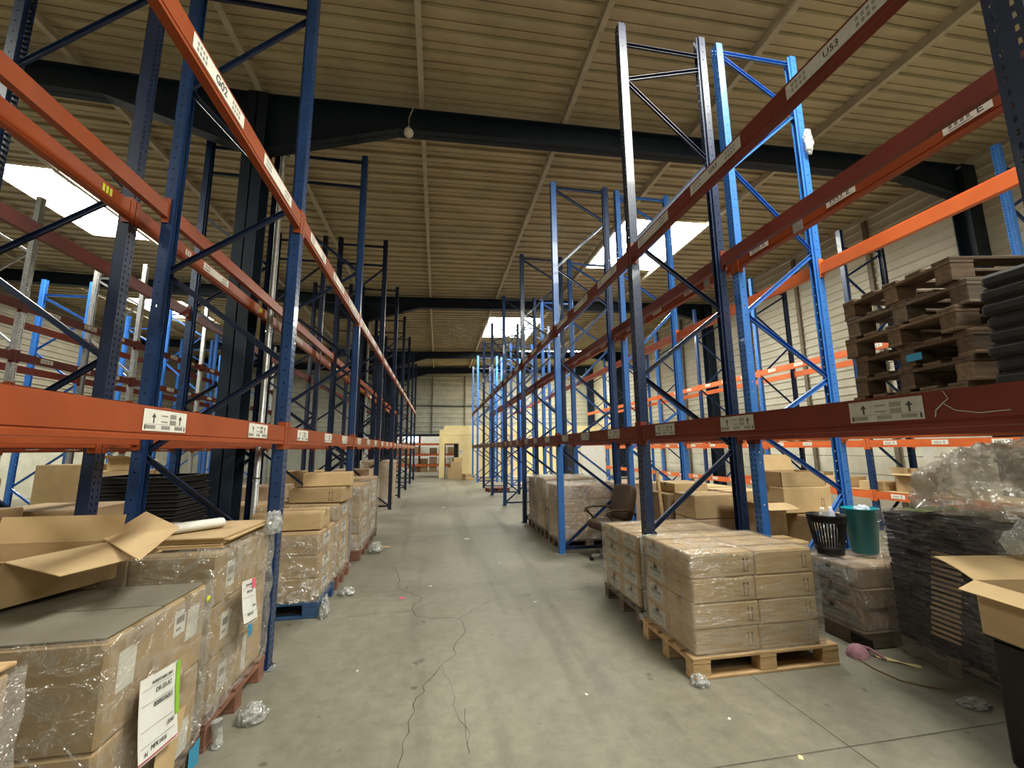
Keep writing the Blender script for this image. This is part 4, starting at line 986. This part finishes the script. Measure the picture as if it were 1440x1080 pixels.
# second left stack beside the first post
pallet((-1.70, 3.17, 0), (.98, .80), 'red brown pallet under the second left stack', 'woodred')
def hB(o, i, j, k, w, d, h):
    if i == 1 and j == 0: sticker(o, ('x', w / 2), .0, h * .5, .05, .075, 'label', True)
    if i == 1 and j == 1 and k < 2: sticker(o, ('x', w / 2), -.1, h * .5, .03, .1, 'label', False)
stack('second left stack', (-1.70, 3.17), .92, .78, .148, 2, 2, 3, .285, SIDE_L, 'kraft', hook=hB, seed=71)
for k in range(5):
    m = MB(); r2 = random.Random(k + 90); m.bbox(-.42, .42, -.33, .32, 0, .012, .003); o = B(m, 'cardboard_sheet', M['kraftlight' if k % 2 else 'kraft'], None, (-1.70 + r2.random() * .05, 3.22 + r2.random() * .03, 1.03 + k * .0135), (r2.random() - .5) * .09)
    tag(o, 'flat cardboard sheet on the second left stack, %s from the bottom' % ORD[k + 1], 'cardboard sheet', 'cardboard sheets on the second left stack')
wrap((-1.70, 3.17), .468, .392, .149, 1.06, 'crinkled clear film around the second left stack', 21, .022, 'filmheavy', top=False)
crumple('film_tuft', (-1.20, 3.50, 1.0), (.05, .06, .10), 51, 'bagfilm', 'bunched film tuft at the top corner beside the first blue post', 'plastic film')
sheets(3.06, .80, 0., 'white delivery sheet with a pink note beside the first blue post', .20, .24, False, [('INVENTAIRE', .016, -.01, .03), ('DR-33-A2', .02, .0, .07), ('2040', .018, .05, .16), ('MPK1416', .02, -.01, .20)])
m = MB(); m.grid(lambda u, v: (.004 * math.sin(v * 6), -.03 + .06 * u, -.05 + .1 * v), 4, 4); tag(B(m, 'sticker', M['bluepaper'], None, (-1.19, 3.20, .46)), 'turquoise sticker below the pink-noted sheet', 'sticker')
m = MB()                                                    # rolled magazine
m.grid(lambda u, v: (-.17 + .34 * v, .05 * math.cos(2.2 * PI * u + .6) * (1 + .12 * u), .032 + .03 * math.sin(2.2 * PI * u + .6) * (1 + .1 * u)), 28, 6); o = tag(B(m, 'rolled_magazine', M['white'], None, (-1.55, 3.12, 1.098), math.radians(48)), 'rolled white magazine on the cardboard sheets, left', 'magazine')
crumple('film_scrap', (-1.07, 3.02, 0), (.075, .06, .06), 53, 'bagfilm', 'crumpled clear film ball on the floor below the second left stack', 'film scrap')
m = MB(); m.tube([(-1.17, 2.80, .14), (-1.16, 2.80, .07), (-1.165, 2.81, .01)], [.03, .022, .03], 8); tag(B(m, 'film_tuft', M['bagfilm']), 'film tail hanging down the corner of the red brown pallet', 'plastic film')
# the stack at the left picture edge
pallet((-1.70, 1.22, 0), (.98, .76), 'pallet under the stack at the left picture edge', 'woodgrey')
stack('leftmost front stack', (-1.70, 1.22), .94, .74, .148, 2, 2, 3, .27, SIDE_L, 'kraft', hook=hB, seed=72)
m = MB(); m.bbox(-.40, .48, -.36, .37, 0, .012, .003); tag(B(m, 'cardboard_sheet', M['wood'], None, (-1.70, 1.22, .985)), 'loose board on the stack at the left picture edge', 'cardboard sheet')
wrap((-1.70, 1.22), .475, .375, .149, .975, 'stretch film on the stack at the left picture edge', 22, .012, 'filmheavy', top=False)
# big open carton lying across
oc = open_carton([(-1.86, 2.28), (-1.70, 2.72), (-2.30, 2.745), (-2.55, 2.32)], .938, 1.135, 'wide open carton with tan flaps lying on the near left stack',
            {0: (.37, -.03, -.06, .02), 1: (.02, .13, 0, 0), 3: (.2, .03, 0, 0)}, 'kraft')
m = MB(); q4 = [Vector(p) - Vector((-1.86, 2.28, .938)) for p in ((-1.80, 2.74, 1.138), (-1.64, 2.80, 1.265), (-1.33, 2.55, 1.21), (-1.27, 2.16, 1.14))]; up4 = Vector((-.002, .003, .005))
m.hexa([q4[0], q4[3], q4[2], q4[1]] + [p + up4 for p in (q4[0], q4[3], q4[2], q4[1])]); B(m, 'flap', M['kraftlight'], oc)
for k in range(2):
    m = MB(); m.bbox(-.455, .455, -.166, .166, 0, .008, .002); tag(B(m, 'grey_board', M['greytop'], None, (-1.68, 2.118 + .344 * k, .904), .0), ('nearer', 'farther')[k] + ' grey board lying on top of the near left stack', 'board')
# second row behind it, left
ROWB = [(-3.13, 2.55, 0, .72, .62, 1.22, 'kraftdark'), (-3.13, 2.56, 1.23, .68, .5, .20, 'kraftdark'), (-3.13, 3.2, 0, .72, .55, 1.24, 'kraft'), (-3.15, 3.22, 1.25, .5, .45, .19, 'kraftpink')]
for k, (x, y, z, sx, sy, sz, mt) in enumerate(ROWB):
    carton((x, y, z), (sx, sy, sz), ('wide dark carton low in the second left row', 'flat dark carton on the wide dark one, far left', 'lighter carton behind the nearest blue posts', 'small pinkish carton on top behind the nearest blue posts')[k], 'cartons in the second left row', 0, mt)
for k, (x, y, n) in enumerate(((-3.05, 5.25, 15), (-4.05, 7.15, 14))):
    pallet((x, y, 0), (.9, .7), 'pallet under the %s black crate stack on the left' % ('nearer', 'farther')[k], 'woodgrey')
    for q in range(n):
        r2 = random.Random(k * 50 + q); m = MB(); m.bbox(-.42, .42, -.31, .31, 0, .078, .012); m.bbox(-.435, .435, -.325, .325, .060, .078, .004)
        o = B(m, 'black_crate', M['black'], None, (x + (r2.random() - .5) * .05, y + (r2.random() - .5) * .03, .146 + q * .0805), (r2.random() - .5) * .06)
        tag(o, 'flat black crate, %s from the bottom of the %s left stack' % (ORD[q + 1], ('nearer', 'farther')[k]), 'crate', 'black crates stacked behind the left row')
carton((-3.08, 4.20, 0), (.74, .62, 1.16), 'taped carton between the nearest blue posts and the black crates', 'cartons in the second left row', 0, 'kraft', 'y')
for k, (x, y, z, s) in enumerate(((-5.15, 8.25, 0, 1.3), (-6.2, 8.6, 0, 1.40), (-4.2, 8.7, 0, .9))):
    carton((x, y, z), (.75, .6, s), ('tan carton beyond the black crates', 'big light carton standing far left beyond the crates', 'low carton beyond the dark steel column')[k], 'cartons across the far left aisle', .2 * k, 'kraftlight')
open_carton([(-5.4, 8.1), (-5.0, 8.05), (-4.95, 8.4), (-5.35, 8.45)], 1.31, 1.50, 'open light carton far left above the black crates', {0: (.2, .05, 0, 0), 1: (.15, -.05, 0, 0)}, 'kraftlight')
crumple('plastic_bag', (-2.0, 4.2, 0), (.2, .2, .5), 62, 'heapfilm', 'white plastic bag behind the first left post', 'plastic bag', amp=.3)
# further stacks in the left row
def leftstack(tagname, yc, sy, z1, nz, pmat, mt, film_, seed, sx=.92, x1=-1.15, ny=1, amp=.02):
    xc = x1 - sx / 2
    pallet((xc, yc, 0), (sx + .05, sy + .04), 'pallet under the %s' % tagname, pmat)
    stack(tagname, (xc, yc), sx, sy, .148, 2, ny, nz, (z1 - .148) / nz - .006, SIDE_L, mt, seed=seed, hook=lambda o, i, j, k, w, d, h: (sticker(o, ('x', w / 2), .0, h * .5, d * .2, h * .25, 'label') if i == 1 else None))
    if film_: wrap((xc, yc), sx / 2 + .008, sy / 2, .149, z1 - .02, 'clear film on the %s' % tagname, seed, amp, 'filmheavy', top=False)
leftstack('blue pallet stack past the first left post', 4.95, .66, .80, 3, 'woodblue', 'kraft', True, 81)
carton((-1.50, 4.92, .805), (.66, .44, .17), 'flat carton on top of the blue pallet stack', 'loose cartons on the left stacks', .05, 'kraft')
leftstack('second left stack past the first post', 5.78, .66, .98, 4, 'woodred', 'kraft', True, 82, amp=.012)
carton((-1.42, 5.72, .985), (.62, .46, .17), 'wide carton with arrows on the second stack past the first left post', 'loose cartons on the left stacks', -.08, 'kraft')
arrows(bpy.data.objects[-1] if False else [o for o in COL.objects if o.get('label', '').startswith('wide carton with arrows')][0], ('y', -.23), .18, .08, 1.)
carton((-1.36, 5.80, 1.165), (.56, .36, .16), 'orange-tan carton topmost on the second stack past the first left post', 'loose cartons on the left stacks', .12, 'kraftlight')
leftstack('third left stack past the first post', 7.15, .8, 1.08, 4, 'woodred', 'kraft', True, 83, x1=-1.12, ny=1, amp=.03)
leftstack('fourth left stack past the first post', 8.2, .8, 1.12, 4, 'woodgrey', 'kraft', True, 84, x1=-1.14)
carton((-1.75, 13.4, 0), (.95, .8, 1.28), 'tall brown carton far along the left row', 'loose cartons on the left stacks', 0, 'kraft', 'y')
obj('stretch_film', wrap_mesh(.475, .4, .02, 1.30, 85, .012, 'filmheavy'), None, (-1.75, 13.4, 0)); tag(COL.objects[-1] if False else [o for o in COL.objects if o.name.startswith('stretch_film') and 'category' not in o and o.parent is None][0], 'film on the tall carton far along the left row', 'plastic film', 'stretch film around pallet stacks')
for k, (x, y, s) in enumerate(((-1.9, 10.2, .9), (-2.9, 7.3, .8), (-3.0, 8.2, 1.0), (-2.95, 10.4, 1.15), (-2.0, 10.9, 1.15), (-3.0, 12.9, .9))):
    carton((x, y, 0), (.8, .6, s), 'brown carton deep in the left racks, %s from the camera' % ORD[[1, 3, 4][k // 2] if False else sorted(range(6), key=lambda q: (10.2, 7.3, 8.2, 10.4, 10.9, 12.9)[q]).index(k) + 1], 'cartons deep in the left racks', 0, 'kraft' if k % 2 else 'kraftpink')
crumple('film_scrap', (-.98, 5.25, 0), (.08, .07, .05), 91, 'bagfilm', 'crumpled film on the floor beside the second left stack past the post', 'film scrap')
crumple('film_scrap', (-.94, 7.25, 0), (.10, .15, .09), 92, 'bagfilm', 'bunched film at the foot of the third left stack', 'film scrap')
crumple('film_tuft', (-1.06, 4.62, .0), (.035, .08, .12), 93, 'bagfilm', 'twisted film strip at the front corner of the blue pallet', 'plastic film')
# ---- far end
for k, (x, y, z, sx, sy, sz, mt) in enumerate(((.95, 23.6, 0, .8, .6, .62, 'kraft'), (1.0, 23.6, .625, .6, .5, .30, 'kraft'), (1.1, 23.65, .93, .5, .45, .22, 'kraftlight'), (1.62, 23.1, 0, .4, .5, .28, 'kraft'), (1.62, 22.5, 0, .45, .4, .12, 'kraftlight'))):
    carton((x, y, z), (sx, sy, sz), ('largest carton of the pile in front of the office', 'middle carton of the pile in front of the office', 'topmost carton of the pile in front of the office', 'low carton at the foot of the office pile', 'flat light carton right of the office pile')[k], 'cartons in front of the office', .1 * k, mt)
for k in range(7):
    m = MB(); r2 = random.Random(200 + k); m.bbox(-.3, .3, -.25, .25, 0, .05 + .03 * (k % 3), .01); tag(B(m, 'white_slab', M['whitepaint'], None, (2.1 + .75 * k, 24.2 - .12 * (k % 2), 0), .3 * r2.random()), 'white board offcut on the floor before the office, %s from the aisle' % ORD[k + 1], 'board', 'white offcuts before the office')
m = MB(); m.bbox(-.55, .55, -.03, .03, 0, 1.75, .01); o = tag(B(m, 'standing_board', M['whitepaint'], None, (6.35, 16.6, 0), .15), 'white board standing upright in the right side aisle', 'panel')
m = MB(); m.box(-.3, .3, -.3, .3, 0, .02); B(m, 'foot', M['galv'], o)
# storage beyond the opening in the end wall
for k in range(4):
    rack_frame(-4.6 + 0, 1, 1.0, 30.0 + .9 * k if False else 29.6, 3.0, 'C', 'redshadeorange', 'redshadeorange', 'redshadeorange', 'red rack frame beyond the end wall opening', None) if k == 0 else None
for k, z in enumerate((.55, 1.30, 2.05)):
    o = crossbeam(0, 1, 0, 5.6, z, 'litorange', 'red-orange beam of the rack beyond the end wall, %s level' % ORD[k + 1], 'beams beyond the end wall'); o.location = (1.53, 31.14, z); o.rotation_euler = (0, 0, PI / 2)
    for sd, (a, b) in enumerate(((-3.98, -1.37), (-1.23, 1.55))):
        m = MB(); m.bbox(a, b, 31.30, 32.04, z - .03, z - .005, .004); tag(B(m, 'shelf_board', M['kraftdark']), '%s shelf beyond the end wall opening, %s level' % (('left', 'right')[sd], ORD[k + 1]), 'shelf')
for x in (-4.05, -1.3, 1.62):
    m = MB(); m.box(x - .05, x + .05, 31.2, 31.29, 0, 2.6); m.box(x - .05, x + .05, 32.05, 32.14, 0, 2.6); m.box(x - .02, x + .02, 31.29, 32.05, 1.0, 1.05); m.box(x - .09, x + .09, 31.17, 31.32, 0, .01)
    tag(B(m, 'rack_upright', M['redshadeorange']), 'red upright of the rack beyond the end wall, %s' % ('left one' if x < -3 else 'middle one' if x < 0 else 'right one'), 'rack frame', 'uprights beyond the end wall')
for lv, z in enumerate((.0, .548, 1.298)):
    for k in range(8):
        r2 = random.Random(lv * 10 + k); s = .38 + .14 * r2.random()
        carton((-3.6 + k * .66, 31.65, z), (.56, .6, s), 'box beyond the end wall, %s shelf, %s from the left' % (ORD[lv + 1], ORD[k + 1]), 'boxes beyond the end wall', 0, ('kraftpink', 'kraftdark', 'whitepaint', 'kraft')[(k * 3 + lv) % 4], tape=False)
# ---- hanging lamp under the first portal beam
t = empty('pendant_lamp', (-.53, 5.90, 6.42)); tag(t, 'small white globe lamp hanging from the first roof beam', 'lamp')
m = MB(); m.tube([(0, 0, .08), (0, 0, .25), (.05, .1, .52)], .006, 6); B(m, 'cord', M['whitepaint'], t)
m = MB(); m.lathe([(.0, -.075), (.04, -.066), (.068, -.035), (.075, 0), (.062, .04), (.03, .066), (.028, .09), (0, .09)], 20); B(m, 'globe', M['lamp'], t)
# ---- loose film caught on the racks
crumple('film_tuft', (4.10, 3.60, 5.05), (.05, .03, .14), 71, 'bagfilm', 'shred of film caught high on the brightly lit blue post, right', 'plastic film', floor_=False)
m = MB(); m.grid(lambda u, v: (.05 * math.sin(v * 9) + .06 * u, .03 * math.cos(v * 7), -1.3 * v), 3, 20); tag(B(m, 'film_ribbon', M['bagfilm'], None, (2.72, 9.16, 5.1)), 'long film ribbon dangling from the third right frame', 'plastic film')

# ------------------------------------------------------------------ light and view
w = bpy.data.worlds.new('world'); scene.world = w; w.use_nodes = True
w.node_tree.nodes['Background'].inputs[0].default_value = (.75, .85, 1, 1)
w.node_tree.nodes['Background'].inputs[1].default_value = .6
vs = scene.view_settings; scene.display_settings.display_device = 'sRGB'
vs.view_transform = 'Standard'; vs.look = 'None'; vs.gamma = 1; vs.use_curve_mapping = False; vs.exposure = 0.3
cy_ = scene.cycles; cy_.use_denoising = True; cy_.max_bounces = 10; cy_.diffuse_bounces = 6; cy_.glossy_bounces = 3; cy_.transparent_max_bounces = 24
cy_.sample_clamp_indirect = 6; cy_.caustics_reflective = False; cy_.caustics_refractive = False
